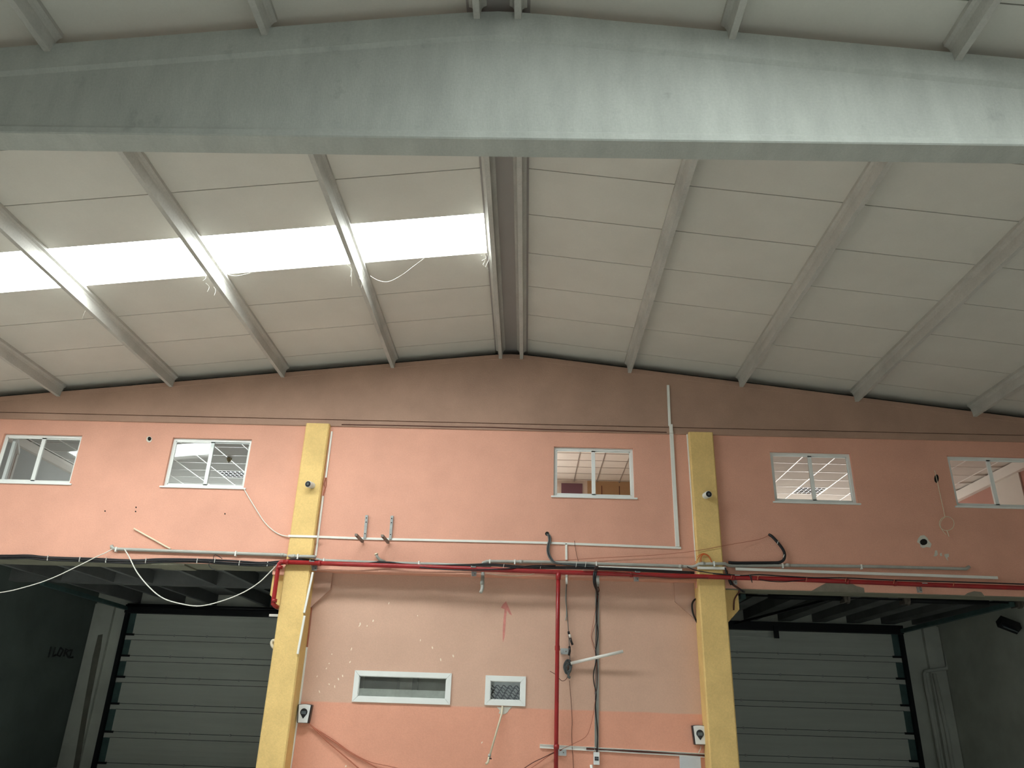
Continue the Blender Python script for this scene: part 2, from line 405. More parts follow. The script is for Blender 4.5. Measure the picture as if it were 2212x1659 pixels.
# patched, unpainted concrete on the right slab edge
def blob(name, pts, Y, t, m, parent, jit=0):
    c = [P(x+random.uniform(-jit,jit), y+random.uniform(-jit,jit), Y) for x, y in pts]; n = len(c)
    vs = [(v.x, Y-t, v.z) for v in c] + [(v.x, Y+.002, v.z) for v in c]
    return obj(name, vs, [tuple(range(n-1,-1,-1)), tuple(range(n,2*n))] + [(i,(i+1)%n,(i+1)%n+n,i+n) for i in range(n)], m, parent)
blob('bare_patch', [(1752,1277),(1768,1268),(1785,1259),(1812,1260),(1842,1262),(1850,1266),(1866,1270),(1868,1281)], 0, .003, 'grey_patch', wb)
blob('bare_patch', [(2082,1287),(2090,1281),(2104,1277),(2120,1279),(2128,1290)], 0, .003, 'grey_patch', wb)

# lower centre wall, set back between the columns
YC = .27
SWIN = [(-3.005, -1.30, 1.685, 2.195), (-.705, .0, 1.70, 2.18)]
wl = struct(sheet('wall_centre', XA-.3, XB+.3, 0, CZ+.1, YC, YC+.14, [(a+.05,b-.05,c+.05,d-.05) for a,b,c,d in SWIN], 'bay_pink'))

# ------------------------------------------------------------------ columns
def column(x0, x1, label, tagx):
    e = empty('yellow_column', ((x0+x1)/2, .1, 0)); tag(e, label, 'column')
    c = .022; yf, yb = -.12, .40
    prof = [(x0+c,yf),(x1-c,yf),(x1,yf+c),(x1,yb),(x0,yb),(x0,yf+c)]
    def shaft(nm, z0, z1, grow):
        cx = (x0+x1)/2; pr = [(cx+(x-cx)*(1+grow), y-(grow*.06 if y < .2 else 0)) for x, y in prof]; n = 6
        vs = [(x,y,z0) for x,y in pr] + [(x,y,z1) for x,y in pr]
        return obj(nm, vs, [tuple(range(n-1,-1,-1)), tuple(range(n,2*n))] + [(i,(i+1)%n,(i+1)%n+n,i+n) for i in range(n)], 'yellow', e)
    shaft('lower_shaft', 0, 3.90, .03); shaft('upper_shaft', 3.90, 6.655, 0)
    return e
cl = column(-4.39, -3.93, 'yellow painted column beside the red pipe drop and left dock door', 0)
cr = column(3.03, 3.495, 'yellow painted column with orange wire loop, beside right dock door', 1)
def corbel(e, x0, x1, ztop, zc, zb, y0, y1, m):
    prism('corbel', [(x0,ztop),(x1,ztop),(x1,zc),(x0,zb)], y0, y1, m, e)
corbel(cl, -4.41, -4.66, LZ-.02, 3.42, 3.15, .10, .55, 'yellow')
corbel(cl, -3.93, -3.60, CZ, 3.56, 3.22, .19, .30, 'corbel_pink')
corbel(cr, 3.50, 3.77, RZ-.0, 3.40, 3.12, .10, .55, 'yellow')
corbel(cr, 3.03, 2.66, CZ, 3.52, 3.20, .225, .30, 'corbel_pink')
# pink stub of slab edge beside the left column, left bay
box('slab_stub', -4.64, -4.39, -.005, .3, LZ-.16, LZ+.02, 'wall_pink', wb)

# ------------------------------------------------------------------ upper windows
def big_window(n, x0, x1, sash_left):
    e = empty('window_%d' % n, ((x0+x1)/2, .08, ZS)); struct(e)
    y0, y1 = .055, .10; fw = .052
    boxes('frame', [(x0,x1,y0,y1,ZS,ZS+fw),(x0,x1,y0,y1,ZT-fw,ZT),(x0,x0+fw,y0,y1,ZS+fw,ZT-fw),(x1-fw,x1,y0,y1,ZS+fw,ZT-fw)], 'white_frame', e)
    xm = (x0+x1)/2
    for i, (a, b, yo) in enumerate(((x0+fw-.01, xm+.035, .06), (xm-.035, x1-fw+.01, .078))):
        sw = .04; s = boxes('sash', [(a,b,yo,yo+.016,ZS+fw-.012,ZS+fw+.022),(a,b,yo,yo+.016,ZT-fw-.022,ZT-fw+.012),
              (a,a+(.025 if i==0 else .07),yo,yo+.016,ZS+fw,ZT-fw),(b-(.07 if i==0 else .025),b,yo,yo+.016,ZS+fw,ZT-fw)], 'white_frame', e)
        tl = (.007, -.03)[i] if n == 2 else 0      # panes tilted to shift the skylight reflection in the glass
        obj('pane', [(a+.01,yo+.008,ZS+fw),(b-.01,yo+.008,ZS+fw),(b-.01,yo+.008+tl,ZT-fw),(a+.01,yo+.008+tl,ZT-fw)], [(0,1,2,3)], 'pane_clear', s)
    box('window_sill', x0-.045, x1+.05, -.03, .06, ZS-.028, ZS+.002, 'white_frame', e, .004)
for i, (a, b) in enumerate(WX): big_window(i+1, a, b, True)

# ------------------------------------------------------------------ small windows of the centre bay
def small_window(n, x0, x1, z0, z1, bw, pane_m):
    e = empty('window_%d' % n, ((x0+x1)/2, YC-.02, z0)); struct(e); y0, y1 = YC-.028, YC+.05
    ix0, ix1, iz0, iz1 = x0+bw, x1-bw, z0+bw, z1-bw
    for q in ([(x0,z0),(x1,z0),(ix1,iz0),(ix0,iz0)], [(x1,z0),(x1,z1),(ix1,iz1),(ix1,iz0)], [(x1,z1),(x0,z1),(ix0,iz1),(ix1,iz1)], [(x0,z1),(x0,z0),(ix0,iz0),(ix0,iz1)]):
        cx, cz = sum(a for a,_ in q)/4, sum(b for _,b in q)/4
        prism('frame_profile', [(cx+(a-cx)*.996, cz+(b-cz)*.996) for a,b in q], y0, y1, 'white_frame', e)
    fb = .012
    boxes('glazing_bead', [(ix0-.002,ix1+.002,y0+.02,y1,iz0-.002,iz0+fb),(ix0-.002,ix1+.002,y0+.02,y1,iz1-fb,iz1+.002),(ix0-.002,ix0+fb,y0+.02,y1,iz0,iz1),(ix1-fb,ix1+.002,y0+.02,y1,iz0,iz1)], 'white_frame', e)
    obj('pane', [(ix0,y1-.02,iz0),(ix1,y1-.02,iz0),(ix1,y1-.02,iz1),(ix0,y1-.02,iz1)], [(0,1,2,3)], pane_m, e)
    return e
w6 = small_window(6, *SWIN[0], .085, 'pane_textured')
w7 = small_window(7, *SWIN[1], .088, 'pane_clear')
# white ledge and dim wall seen through the long window
box('inner_ledge', -2.93, -1.37, YC+.036, YC+.30, 1.70, 1.905, 'ledge', w6)
# dark swirling ironwork behind the square window
gx0, gx1, gz0, gz1 = SWIN[1][0]+.09, SWIN[1][1]-.09, SWIN[1][2]+.09, SWIN[1][3]-.09
paths = []
for r in range(6):
    z = gz0 + .012 + r*.041
    for s in range(5):
        x = gx0 + s*.11 + (r%2)*.05 - .03
        pp = []
        for k in range(9):
            xx = x + k*.017
            if xx < gx0 or xx > gx1: continue
            pp.append((xx, YC+.07+.004*(s%2), min(gz1-.01, z + .021*math.sin(k*.95+r*1.7) + random.uniform(-.004,.004))))
        if len(pp) > 2: paths.append(pp)
tubes('scroll_grille', paths, .0075, 'black_steel', w7, 5)
box('back_panel', gx0-.05, gx1+.05, YC+.11, YC+.13, gz0-.06, gz1+.05, 'ledge', w7)
# service rooms behind the centre wall
struct(box('wall_service', XA-.2, XB+.2, 1.25, 1.35, 0, CZ+.2, 'dim_wall'))
box('dark_locker', -2.95, -2.35, .9, 1.26, 0, 2.6, 'dim_dark', bpy.data.objects['wall_service'])
box('dark_locker', -2.1, -2.0, 1.1, 1.26, 0, 2.6, 'dim_dark', bpy.data.objects['wall_service'])
struct(box('wall_partition_1', -4.35, -4.2, .40, YD, 0, 4.3, 'dock_wall_shaded'))
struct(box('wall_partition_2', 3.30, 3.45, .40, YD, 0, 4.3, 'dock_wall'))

# ------------------------------------------------------------------ upstairs rooms seen through the windows
def bigbox(name, x0, x1, y0, y1, z0, z1, m): return struct(box(name, x0, x1, y0, y1, z0, z1, m))
bigbox('floor_upper', XL-.2, XR+.2, .16, 8.5, 4.38, 4.5, 'room_floor')
bigbox('wall_upper_left', XL-.25, XL, .0, 8.6, 4.3, 7.35, 'room_grey')
bigbox('wall_upper_right', XR, XR+.25, .0, 8.6, 4.3, 7.35, 'room_pink')
bigbox('wall_upper_divider_1', -4.25, -4.10, .16, 8.5, 4.5, 7.3, 'room_grey')
bigbox('wall_upper_divider_2', 3.25, 3.40, .16, 8.5, 4.5, 7.3, 'room_white')
bigbox('wall_upper_back_1', XL, -4.2, 8.3, 8.5, 4.5, 7.3, 'room_grey')
bigbox('wall_upper_back_2', -4.2, 1.50, 5.42, 5.6, 4.5, 7.3, 'room_white')
bigbox('wall_upper_back_3', 1.50, 3.3, 5.38, 5.6, 4.5, 7.3, 'room_tan')
bigbox('wall_upper_back_4', 3.3, XR, 8.3, 8.5, 4.5, 7.3, 'room_white')
bigbox('wall_gap_closer', XL-.2, XR+.2, .24, .30, 6.64, 8.50, 'roof_joint')  # added dark closer behind the girder, seals light out of the roof gap
bigbox('ceiling_upper', XL-.2, XR+.2, .30, 8.6, 7.25, 7.4, 'room_grey')
TILE = {}
def tile_ceiling(name, x0, x1, y0, y1, z, sx, sy, ox, oy, m_t, m_b, skip=()):
    e = struct(box(name, x0, x1, y0, y1, z+.03, z+.05, m_t))
    key = (sx, sy, m_t); src = None; bx, by = [], []
    i0 = math.floor((x0-ox)/sx); i1 = math.ceil((x1-ox)/sx); j0 = math.floor((y0-oy)/sy); j1 = math.ceil((y1-oy)/sy)
    for i in range(i0, i1):
        for j in range(j0, j1):
            cx, cy = ox+(i+.5)*sx, oy+(j+.5)*sy
            if not (x0+sx*.3 < cx < x1-sx*.3 and y0+sy*.3 < cy < y1-sy*.3): continue
            if (i, j) in skip: continue
            if src is None: src = box('ceiling_tile', cx-sx/2+.009, cx+sx/2-.009, cy-sy/2+.009, cy+sy/2-.009, z+.004, z+.03, m_t, e)
            else: inst(src, (cx, cy, z+.004), e)
    for i in range(i0, i1+1):
        x = ox+i*sx
        if x0 < x < x1: box('runner_bar', x-.013, x+.013, y0, y1, z-.004, z+.028, m_b, e)
    for j in range(j0, j1+1):
        y = oy+j*sy
        if y0 < y < y1: box('cross_bar', x0, x1, y-.010, y+.010, z-.002, z+.026, m_b, e)
    return e
c1 = tile_ceiling('ceiling_room_1', XL, -4.25, .3, 8.3, 7.0, .703, .64, -8.66, 4.48, 'tile_l', 'tbar', skip={(1,0)})
c2 = tile_ceiling('ceiling_room_2', -4.1, 3.25, .3, 5.4, 7.2, .59, .545, 1.15, 4.65, 'tile', 'tbar_d')
c3 = tile_ceiling('ceiling_room_3', 3.4, XR, .3, 8.3, 7.0, .715, .64, 6.75, 4.68, 'tile', 'tbar', skip={(0,0)})
def fixture(x0, x1, y0, y1, z, label):
    e = empty('louvre_light', ((x0+x1)/2, (y0+y1)/2, z)); tag(e, label, 'ceiling light')
    t = .02
    boxes('housing', [(x0,x1,y0,y0+t,z-.006,z+.05),(x0,x1,y1-t,y1,z-.006,z+.05),(x0,x0+t,y0+t,y1-t,z-.006,z+.05),(x1-t,x1,y0+t,y1-t,z-.006,z+.05),(x0,x1,y0,y1,z+.05,z+.06)], 'white_frame', e)
    for k in range(1, 6):
        x = x0+(x1-x0)*k/6; box('louvre_blade', x-.004, x+.004, y0+t, y1-t, z-.002, z+.03, 'louvre', e)
    for k in range(1, 4):
        y = y0+(y1-y0)*k/4; box('reflector', x0+t, x1-t, y-.006, y+.006, z-.002, z+.035, 'louvre', e)
    box('back_plate', x0+t, x1-t, y0+t, y1-t, z+.04, z+.05, 'galv_dark', e)
fixture(-7.95, -7.28, 4.50, 5.10, 7.0, 'square louvred ceiling light in the room behind the window with the smoke detector')
fixture(6.76, 7.45, 4.70, 5.30, 7.0, 'square louvred ceiling light in bright room behind lit pinkish window')
# smoke detector
e = empty('smoke_detector', (-7.23, 3.41, 6.97)); tag(e, 'yellowed smoke detector hanging from tiled ceiling behind a window', 'smoke detector')
def lathe(name, prof, c, axis, m, parent, n=16):
    axis = Vector(axis).normalized(); a = axis.orthogonal().normalized(); b = axis.cross(a); vs, fs = [], []
    for r, h in prof:
        for k in range(n):
            t = 2*math.pi*k/n; vs.append(Vector(c) + axis*h + (a*math.cos(t)+b*math.sin(t))*r)
    for i in range(len(prof)-1):
        for k in range(n): fs.append((i*n+k, i*n+(k+1)%n, (i+1)*n+(k+1)%n, (i+1)*n+k))
    fs.append(tuple(range(n-1,-1,-1))); fs.append(tuple(range(len(vs)-n, len(vs))))
    return obj(name, vs, fs, m, parent)
lathe('base', [(.062,0),(.062,.025),(.055,.05)], (-7.23,3.41,7.0), (0,0,-1), 'detector', e)
lathe('chamber', [(.045,.05),(.045,.075),(.028,.09),(.012,.095)], (-7.23,3.41,7.0), (0,0,-1), 'detector', e)
lathe('sensor_tip', [(.018,.095),(.018,.112),(.008,.118)], (-7.23,3.41,7.0), (0,0,-1), 'device_dark', e)
# cornices along the side walls
struct(box('trim_4', XL, XL+.10, .3, 8.3, 6.80, 7.0, 'cornice')); struct(box('trim_5', XR-.12, XR, .3, 8.3, 6.78, 7.0, 'cornice'))
# white panel boards on the right room's pink side wall, door and dark strips in the middle room
box('wall_board', XR-.03, XR, 2.35, 3.45, 4.5, 6.78, 'room_white', bpy.data.objects['wall_upper_right'])
o = box('purple_door', .82, 1.37, 5.385, 5.425, 4.5, 7.15, 'room_purple', bpy.data.objects['wall_upper_back_2'])
for x in (1.86, 2.32): box('wood_strip', x, x+.02, 5.36, 5.385, 4.5, 7.1, 'brown_cable', bpy.data.objects['wall_upper_back_3'])
# inward-opened casement in the leftmost room
e = empty('open_casement', (-10.25, .5, ZS)); tag(e, 'white casement standing open inside the room behind the window nearest the dark dock wall', 'window')
for nm, a in (('stile', (-10.26,-10.20,.16,.22)), ('stile', (-10.86,-10.80,1.15,1.21))): box(nm, *a, ZS-.05, ZT+.02, 'white_frame', e)
def slat(z0, z1, nm): 
    v = [(-10.26,.16,z0),(-10.20,.20,z0),(-10.80,1.21,z0),(-10.86,1.17,z0)]; obj(nm, v+[(x,y,z1) for x,y,_ in v], BF, 'white_frame', e)
slat(ZT-.06, ZT+.02, 'rail'); slat(ZS-.05, ZS+.03, 'rail')
obj('pane', [(-10.23,.19,ZS),(-10.83,1.18,ZS),(-10.83,1.18,ZT),(-10.23,.19,ZT)], [(0,1,2,3)], 'pane_clear', e)
# daylight windows on the far side of the rooms
def day(n, x0, x1, y, m, z0=4.9, z1=6.2):
    e = struct(empty('window_%d' % n, ((x0+x1)/2, y, z0)))
    box('pane', x0, x1, y-.02, y-.01, z0, z1, m, e)
    boxes('frame', [(x0-.06,x0,y-.05,y,z0-.06,z1+.06),(x1,x1+.06,y-.05,y,z0-.06,z1+.06),(x0,x1,y-.05,y,z0-.06,z0),(x0,x1,y-.05,y,z1,z1+.06)], 'white_frame', e)
day(11, -10.6, -8.6, 8.3, 'day_room_dim'); day(12, -7.4, -5.4, 8.3, 'day_room_dim')
day(13, -3.3, -1.3, 5.42, 'day_room_mid', 4.8, 6.3)
day(14, 4.2, 6.4, 8.3, 'day_room'); day(15, 7.4, 9.8, 8.3, 'day_room')

# ------------------------------------------------------------------ docks: walls, ribbed slab, sectional doors
DL, DR = (-10.63, -5.25), (4.45, 9.68)
ZD = 3.78
struct(box('wall_dock_left', XL-.25, XL, 0, YD, 0, 4.3, 'dock_wall_shaded'))
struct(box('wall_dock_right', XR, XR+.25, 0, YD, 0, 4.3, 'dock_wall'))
wd1 = struct(sheet('wall_doors', XL-.2, XR+.2, 0, 4.4, YD, YD+.25, [(DL[0],DL[1],-1,ZD),(DR[0],DR[1],-1,ZD)], 'dock_wall'))
struct(box('wall_outer', XL, XR, YD+.4, YD+.5, 0, 4.4, 'dim_dark'))
# pilasters between the doors and side walls
box('pilaster', XL+.02, XL+.55, YD-.10, YD+.01, 0, 3.95, 'dock_wall', wd1); box('pilaster', XR-.42, XR-.02, YD-.12, YD+.01, 0, 3.98, 'dock_wall', wd1)
cd_ = struct(box('ceiling_dock', XL, XR, .4, YD, 4.28, 4.38, 'dock_slab'))
for x in (-10.5, -9.3, -8.42, -6.98, -6.06, -5.1): box('slab_rib', x-.05, x+.05, .6, YD, 4.0, 4.29, 'dock_slab', cd_)
for x in (4.1, 5.0, 5.9, 6.8, 7.7, 8.6, 9.5, 10.3): box('slab_rib', x-.17, x+.17, .46, YD, 4.03, 4.29, 'dock_slab', cd_)
box('cross_beam', XL, -4.3, 3.25, 3.5, 3.98, 4.29, 'dock_slab', cd_)
def dock_door(n, x0, x1, seam_px, top, hinge_x, sgn):
    e = struct(empty('door_%d' % n, ((x0+x1)/2, YD, 0)))
    zsm = [top] + [P(a, b, YD).z for a, b in seam_px]
    while zsm[-1] > .6: zsm.append(zsm[-1]-.62)
    zsm[-1] = 0
    for k in range(len(zsm)-1):
        z1, z0 = zsm[k]-.006, zsm[k+1]+.006
        s = box('door_section', x0-.05, x1+.05, YD-.005, YD+.04, z0, z1, 'door_sheet', e)
        # raised hinge strip at the foot of the section, fine pressed ribs above
        box('hinge_strip', x0-.05, x1+.05, YD-.014, YD-.004, z0+.005, min(z0+.125, z1-.05), 'door_sheet', s)
        box('strip_dark_line', x0-.05, x1+.05, YD-.008, YD-.003, z0+.125, z0+.138, 'door_line', s)  # dark line along the top of the hinge strip
        h = z1-z0-.16; ribs = []
        for r in range(5):
            z = z0+.16+h*(r+.5)/5; ribs.append((x0+(.16 if sgn < 0 else 0), x1-(.16 if sgn > 0 else 0), YD-.016, YD-.004, z-.006, z+.006))
        boxes('pressed_rib', ribs, 'door_sheet', s)
        for hx in hinge_x:
            lathe('hinge_bolt', [(.03,0),(.03,.012),(.015,.02)], (hx, YD-.014, z0+.13), (0,-1,0), 'galv', s, 8)
        xe = x0 if sgn < 0 else x1
        boxes('end_stile', [(xe-.14 if sgn>0 else xe-.05, xe+.05 if sgn>0 else xe+.14, YD-.012, YD-.003, z0+.13, z1)], 'track_green', s)
        box('roller_bracket', xe-.20 if sgn>0 else xe-.12, xe+.12 if sgn>0 else xe+.20, YD-.06, YD-.01, z0+.10, z0+.15, 'black_steel', s)
    for xe in (x0-.07, x1+.07): box('vertical_track', xe-.045, xe+.045, YD-.14, YD-.02, 0, top+.12, 'black_steel', e)
    box('header_bar', x0-.1, x1+.1, YD-.22, YD-.02, top-.01, top+.2, 'black_steel', e)
    return e
hl = [P(x, 1462, YD).x for x in (360, 432, 518)] + [-5.9]
d1 = dock_door(1, DL[0], DL[1], [(286,1382),(277,1428),(268,1474),(257,1532),(245,1593)], P(300,1325,YD).z, hl, -1)
hr = [P(x, 1505, YD).x for x in (1600, 1690, 1782, 1880)]
d2 = dock_door(2, DR[0], DR[1], [(1940,1431),(1947,1478),(1957,1536),(1967,1597),(1978,1657)], P(1930,1370,YD).z, hr, 1)
# horizontal tracks and spring shaft in front of the right door
tr = P(2165, 1312, 2.2)
for xe in (DR[1]+.07, DR[0]-.07): bar('ceiling_track', (xe, YD-.1, 3.84), (xe, 2.0, 3.90), .10, .09, 'track_green', d2, (0,0,1))
tube('spring_shaft', [(DR[0]-.2, 2.05, 3.93), (DR[1]+.45, 2.05, 3.93)], .018, 'black_steel', d2)
for a, b in ((4.9, 6.35), (7.7, 9.3)): tube('torsion_spring', [(a, 2.05, 3.93), (b, 2.05, 3.93)], .06, 'black_steel', d2, 12)
for x in (6.42, 7.62, DR[1]+.18):
    box('bearing_plate', x-.03, x+.03, 1.95, 2.2, 3.84, 4.05, 'galv_dark', d2); lathe('cable_drum', [(.06,0),(.11,.01),(.11,.06),(.06,.07)], (x+.03, 2.05, 3.93), (1,0,0), 'galv_dark', d2, 14)
bar('spring_brace', (6.4, 2.1, 3.98), (5.4, YD-.1, 3.9), .05, .05, 'black_steel', d2, (0,0,1))
box('centre_bracket', 6.42, 6.54, YD-.26, YD-.2, P(1720,1382,YD).z, ZD+.1, 'black_steel', d2)
for xe in (DL[0]-.07,): bar('ceiling_track', (xe, YD-.1, 3.84), (xe, 3.0, 3.90), .10, .09, 'track_green', d1, (0,0,1))
tube('header_shaft', [(DL[0], YD-.3, ZD+.13), (DL[1], YD-.3, ZD+.13)], .05, 'black_steel', d1, 10)
# stepped drain pipe on the right dock wall
e = empty('drain_pipe', P(2035, 1500, YD-.15)); tag(e, 'grey drain pipe stepping sideways on wall beside right dock door', 'pipe')
tube('pipe_run', px([(2038,1365),(2047,1436),(2044,1444),(1998,1450),(1996,1456),(2022,1600),(2036,1675)], YD-.16), .045, 'dock_wall', e)
tube('pipe_run', px([(2018,1455),(2045,1580),(2062,1675)], YD-.16), .05, 'dock_wall', e)
# stains on the dock side walls
o = blob('drip_stain', [(212,1372),(222,1370),(218,1400),(190,1540),(170,1660),(158,1660),(180,1530),(200,1420)], YD-.1, .004, 'stain', wd1)
# floodlight on the right dock wall
fl = PX(2180, 1350, XR-.25)
e = empty('floodlight', fl); tag(e, 'black floodlight tilted on the pale side wall of the right dock', 'floodlight')
a, b = P(2158,1342,fl.y), P(2200,1358,fl.y)
bar('lamp_body', a, b, .17, .20, 'device_dark', e, (0,-.6,.5)); 
bar('lens', a+Vector((.02,-.06,-.09)), a+(b-a)*.75+Vector((.02,-.06,-.09)), .12, .02, 'screen', e, (0,-.6,.8))
bar('mount_arm', b+Vector((-.03,0,0)), Vector((XR, fl.y+.05, b.z+.02)), .05, .04, 'device_dark', e)
# scrawled dark paint on the left dock wall
w0 = PX(112,1412,XL); 
strokes = []
for pts in ([(110,1397),(104,1420)], [(119,1398),(113,1418),(120,1415)], [(130,1399),(123,1415),(129,1418),(136,1404),(130,1399)], [(137,1418),(142,1402),(148,1405),(142,1410),(147,1420)], [(150,1405),(155,1404),(149,1421),(157,1420)]):
    strokes.append([PX(x,y,XL+.003) for x,y in pts])
tubes('paint_scrawl', strokes, .026, 'scrawl', bpy.data.objects['wall_dock_left'], 5, False)

# ------------------------------------------------------------------ red fire main
RY = -.20
e = empty('red_fire_pipe', P(1207, 1240, RY)); tag(e, 'red fire main running along the slab edge with a drop and riser', 'pipe')
RR = .040
main = px([(612,1214),(900,1224),(1207,1236),(1500,1245),(1700,1251),(2000,1263),(2260,1272)], RY); main.append(Vector((XR-.01, RY, main[-1].z-(XR-main[-1].x)*.006)))
tube('main_pipe', main, RR, 'red_paint', e, 14)
tube('riser', px([(1206,1238),(1204,1400),(1202,1560),(1200.5,1720)], [RY, RY+.12, RY+.3, RY+.32]), RR*.9, 'red_paint', e, 14)
tube('left_drop', px([(625,1214.5),(607,1214),(603,1218),(601,1226),(591,1296),(590,1304),(594,1309),(604,1314)], [RY,RY,RY,RY,RY,RY,RY+.02,RY+.42]), RR*.95, 'red_paint', e, 14)
for (x,y,w) in ((605,1222,0),(593,1294,0)): tube('elbow_collar', px([(x,y),(x-1.2,y+7)], RY), RR*1.25, 'red_paint', e, 14)
for (x,y) in ((617,1214),(687,1216.5),(1360,1241),(1580,1247.5),(1827,1256),(1930,1260)): tube('coupling', px([(x,y),(x+7,y+.2)], RY), RR*1.18, 'red_paint', e, 14)
tube('tee_socket', px([(1206.6,1236),(1206,1252)], [RY,RY+.01]), RR*1.15, 'red_paint', e, 14)
for (x,y) in ((1204,1395),(1202,1608)): tube('coupling', px([(x,y),(x,y+10)], RY+.2), RR*1.12, 'red_paint', e, 14)
# galvanised brackets carrying it
def lbracket(pts, y, label, up=False):
    (x,yy) = pts; c = P(x, yy, -.005); e = empty('pipe_bracket', c); tag(e, label, 'bracket', 'galvanised brackets of the red pipe')
    box('wall_plate', c.x-.045, c.x+.045, -.012, .0, c.z-.09, c.z+.02, 'galv', e); box('arm', c.x-.045, c.x-.03, RY-.02, .0, c.z-.01, c.z+.06, 'galv', e)
    bar('strut', Vector((c.x-.037, -.01, c.z-.08)), Vector((c.x-.037, RY+.02, c.z+.03)), .03, .012, 'galv', e, (1,0,0))
    box('pipe_saddle', c.x-.045, c.x+.045, RY-.045, RY+.045, c.z+.03, c.z+.045, 'galv', e)
    lathe('bolt', [(.012,0),(.012,.012)], (c.x+.02, -.012, c.z-.05), (0,-1,0), 'galv_dark', e, 6)
LB = 'galvanised angle bracket under the red fire main, '
lbracket((680,1222), 0, LB+'beside the yellow column with the pipe drop'); lbracket((1024,1234), 0, LB+'near the grey pipe stub')
lbracket((1374,1245), 0, LB+'below the white trunking'); lbracket((1586,1252), 0, LB+'beside the column with orange wire'); lbracket((1985,1269), 0, LB+'over the right dock')
def clamp(x, y, label):
    c = P(x, y, YC); e = empty('riser_clamp', c); tag(e, label, 'bracket')
    box('wall_plate', c.x-.02, c.x+.12, YC-.02, YC, c.z-.05, c.z+.05, 'galv', e); box('arm', c.x-.03, c.x+.0, YC-.16, YC, c.z-.035, c.z+.035, 'galv', e)
    lathe('bolt', [(.012,0),(.012,.012)], (c.x+.07, YC-.02, c.z), (0,-1,0), 'galv_dark', e, 6)
clamp(1214, 1407, 'galvanised clamp holding the red riser beside the grey cable tangle'); clamp(1208, 1625, 'galvanised clamp holding the red riser below the open channel')

# ------------------------------------------------------------------ grey PVC conduits
def conduit(name, pts, Y, r, label, m='grey_pvc', clips=(), collars=()):
    p = px(pts, Y); e = empty(name, p[0]); tag(e, label, 'conduit')
    tube('pipe', p, r, m, e, 10)
    for (x,y,yy) in clips: c = P(x,y,yy); box('clip', c.x-.012, c.x+.012, yy-r-.006, max(yy+r,yy+.03), c.z-r-.02, c.z+r+.008, 'white_pvc', e)
    for (x,y,yy) in collars: c = P(x,y,yy); tube('collar', [c-Vector((.035,0,0)), c+Vector((.035,0,0))], r*1.18, m, e, 10)
    return e
conduit('grey_conduit', [(241,1178),(242,1183),(250,1186),(430,1192.5),(612,1199),(622,1200.5),(628,1201.5),(676,1202.5),(682,1204)], [-.035]*5+[-.06,-.155,-.155,-.13], .030,
        'grey conduit over the left dock, bending across the yellow column', clips=((252,1186.5,-.035),(510,1195.5,-.035),(644,1202,-.155)), collars=((610,1199,-.035),(634,1201.6,-.155)))
conduit('grey_conduit', [(683,1208),(692,1210.5),(820,1215.5),(940,1218.5),(1045,1223),(1060,1226)], -.035, .029,
        'grey conduit between column and pipe stub, above the red main', clips=((700,1211,-.035),(905,1217,-.035)))
conduit('grey_conduit', [(1041,1222),(1044,1215.5),(1052,1212.5),(1180,1214),(1300,1218),(1440,1222),(1496,1224.5),(1504,1222),(1510,1218),(1566,1217.5),(1572,1221),(1580,1222.5),(1700,1219.5+2),(1900,1224),(2086,1229),(2094,1224)],
        [-.035]*7+[-.08,-.155,-.155,-.09]+[-.035]*5, .028, 'long grey conduit crossing the column with orange wire to the right dock',
        clips=((1058,1213,-.035),(1112,1213.5,-.035),(1288,1218,-.035),(1542,1217.5,-.155),(1690,1222,-.035),(1860,1224,-.035)), collars=((1126,1213.5,-.035),(1470,1223.5,-.035),(1518,1217.6,-.155),(1702,1221,-.035)))
e = conduit('pipe_stub', [(1043,1236),(1042,1270),(1041,1275),(1039,1279)], [-.04,-.04,-.06,-.10], .032, 'short grey pipe stub hanging from the slab edge below red main', collars=())
tube('joint', px([(1042,1255),(1041.5,1263)], -.04), .037, 'grey_pvc', e, 10)
e = conduit('pipe_spout', [(813,1197),(815,1203),(820,1209),(832,1214)], [-.09,-.08,-.06,-.04], .026, 'small grey elbow spout poking up from conduit below the steel shelf brackets')
tube('rim', px([(812.6,1195.5),(813.2,1198.5)], -.09), .032, 'cream_pvc', e, 10)

# ------------------------------------------------------------------ white trunking
def trunk(pts, w, t, Y, label, m='white_pvc', name='cable_trunking', cat='trunking', group=None):
    """surface trunking: a run of flat bars lying on the wall at plane Y"""
    p = px(pts, Y); 
    if len(p) == 2:
        o = bar(name, p[0]-Vector((0,t/2,0)), p[1]-Vector((0,t/2,0)), w, t, m); bevel_mod(o, .004, 1)
        return tag(o, label, cat, group)
    e = empty(name, p[0]); tag(e, label, cat, group)
    for a, b in zip(p, p[1:]): bevel_mod(bar('cover', a-Vector((0,t/2,0)), b-Vector((0,t/2,0)), w, t, m, e), .004, 1)
    return e
trunk([(685,1160),(790,1164),(1180,1173),(1471,1184)], .042, .025, 0, 'long white trunking running behind the steel shelf brackets', name='cable_trunking')
trunk([(623,1158),(686,1159.5)], .042, .02, -.12, 'short white trunking strapped across the yellow column with the pipe drop')
e = empty('cable_trunking', P(1447,917)); tag(e, 'wide white vertical trunking climbing from long trunking up the gable girder', 'trunking')
bevel_mod(bar('cover', P(1443,832,-.045), P(1446.5,920,-.045), .05, .03, 'white_pvc', e), .004, 1)
bevel_mod(bar('cover', P(1449,917,-.05), P(1450,936,-.05), .062, .05, 'white_pvc', e), .004, 1)
bevel_mod(bar('cover', P(1450,932,-.02), P(1463.5,1181,-.02), .072, .04, 'white_pvc', e), .004, 1)
trunk([(1223,1174),(1223.5,1211)], .04, .025, 0, 'short white vertical trunking dropping from the long trunking')
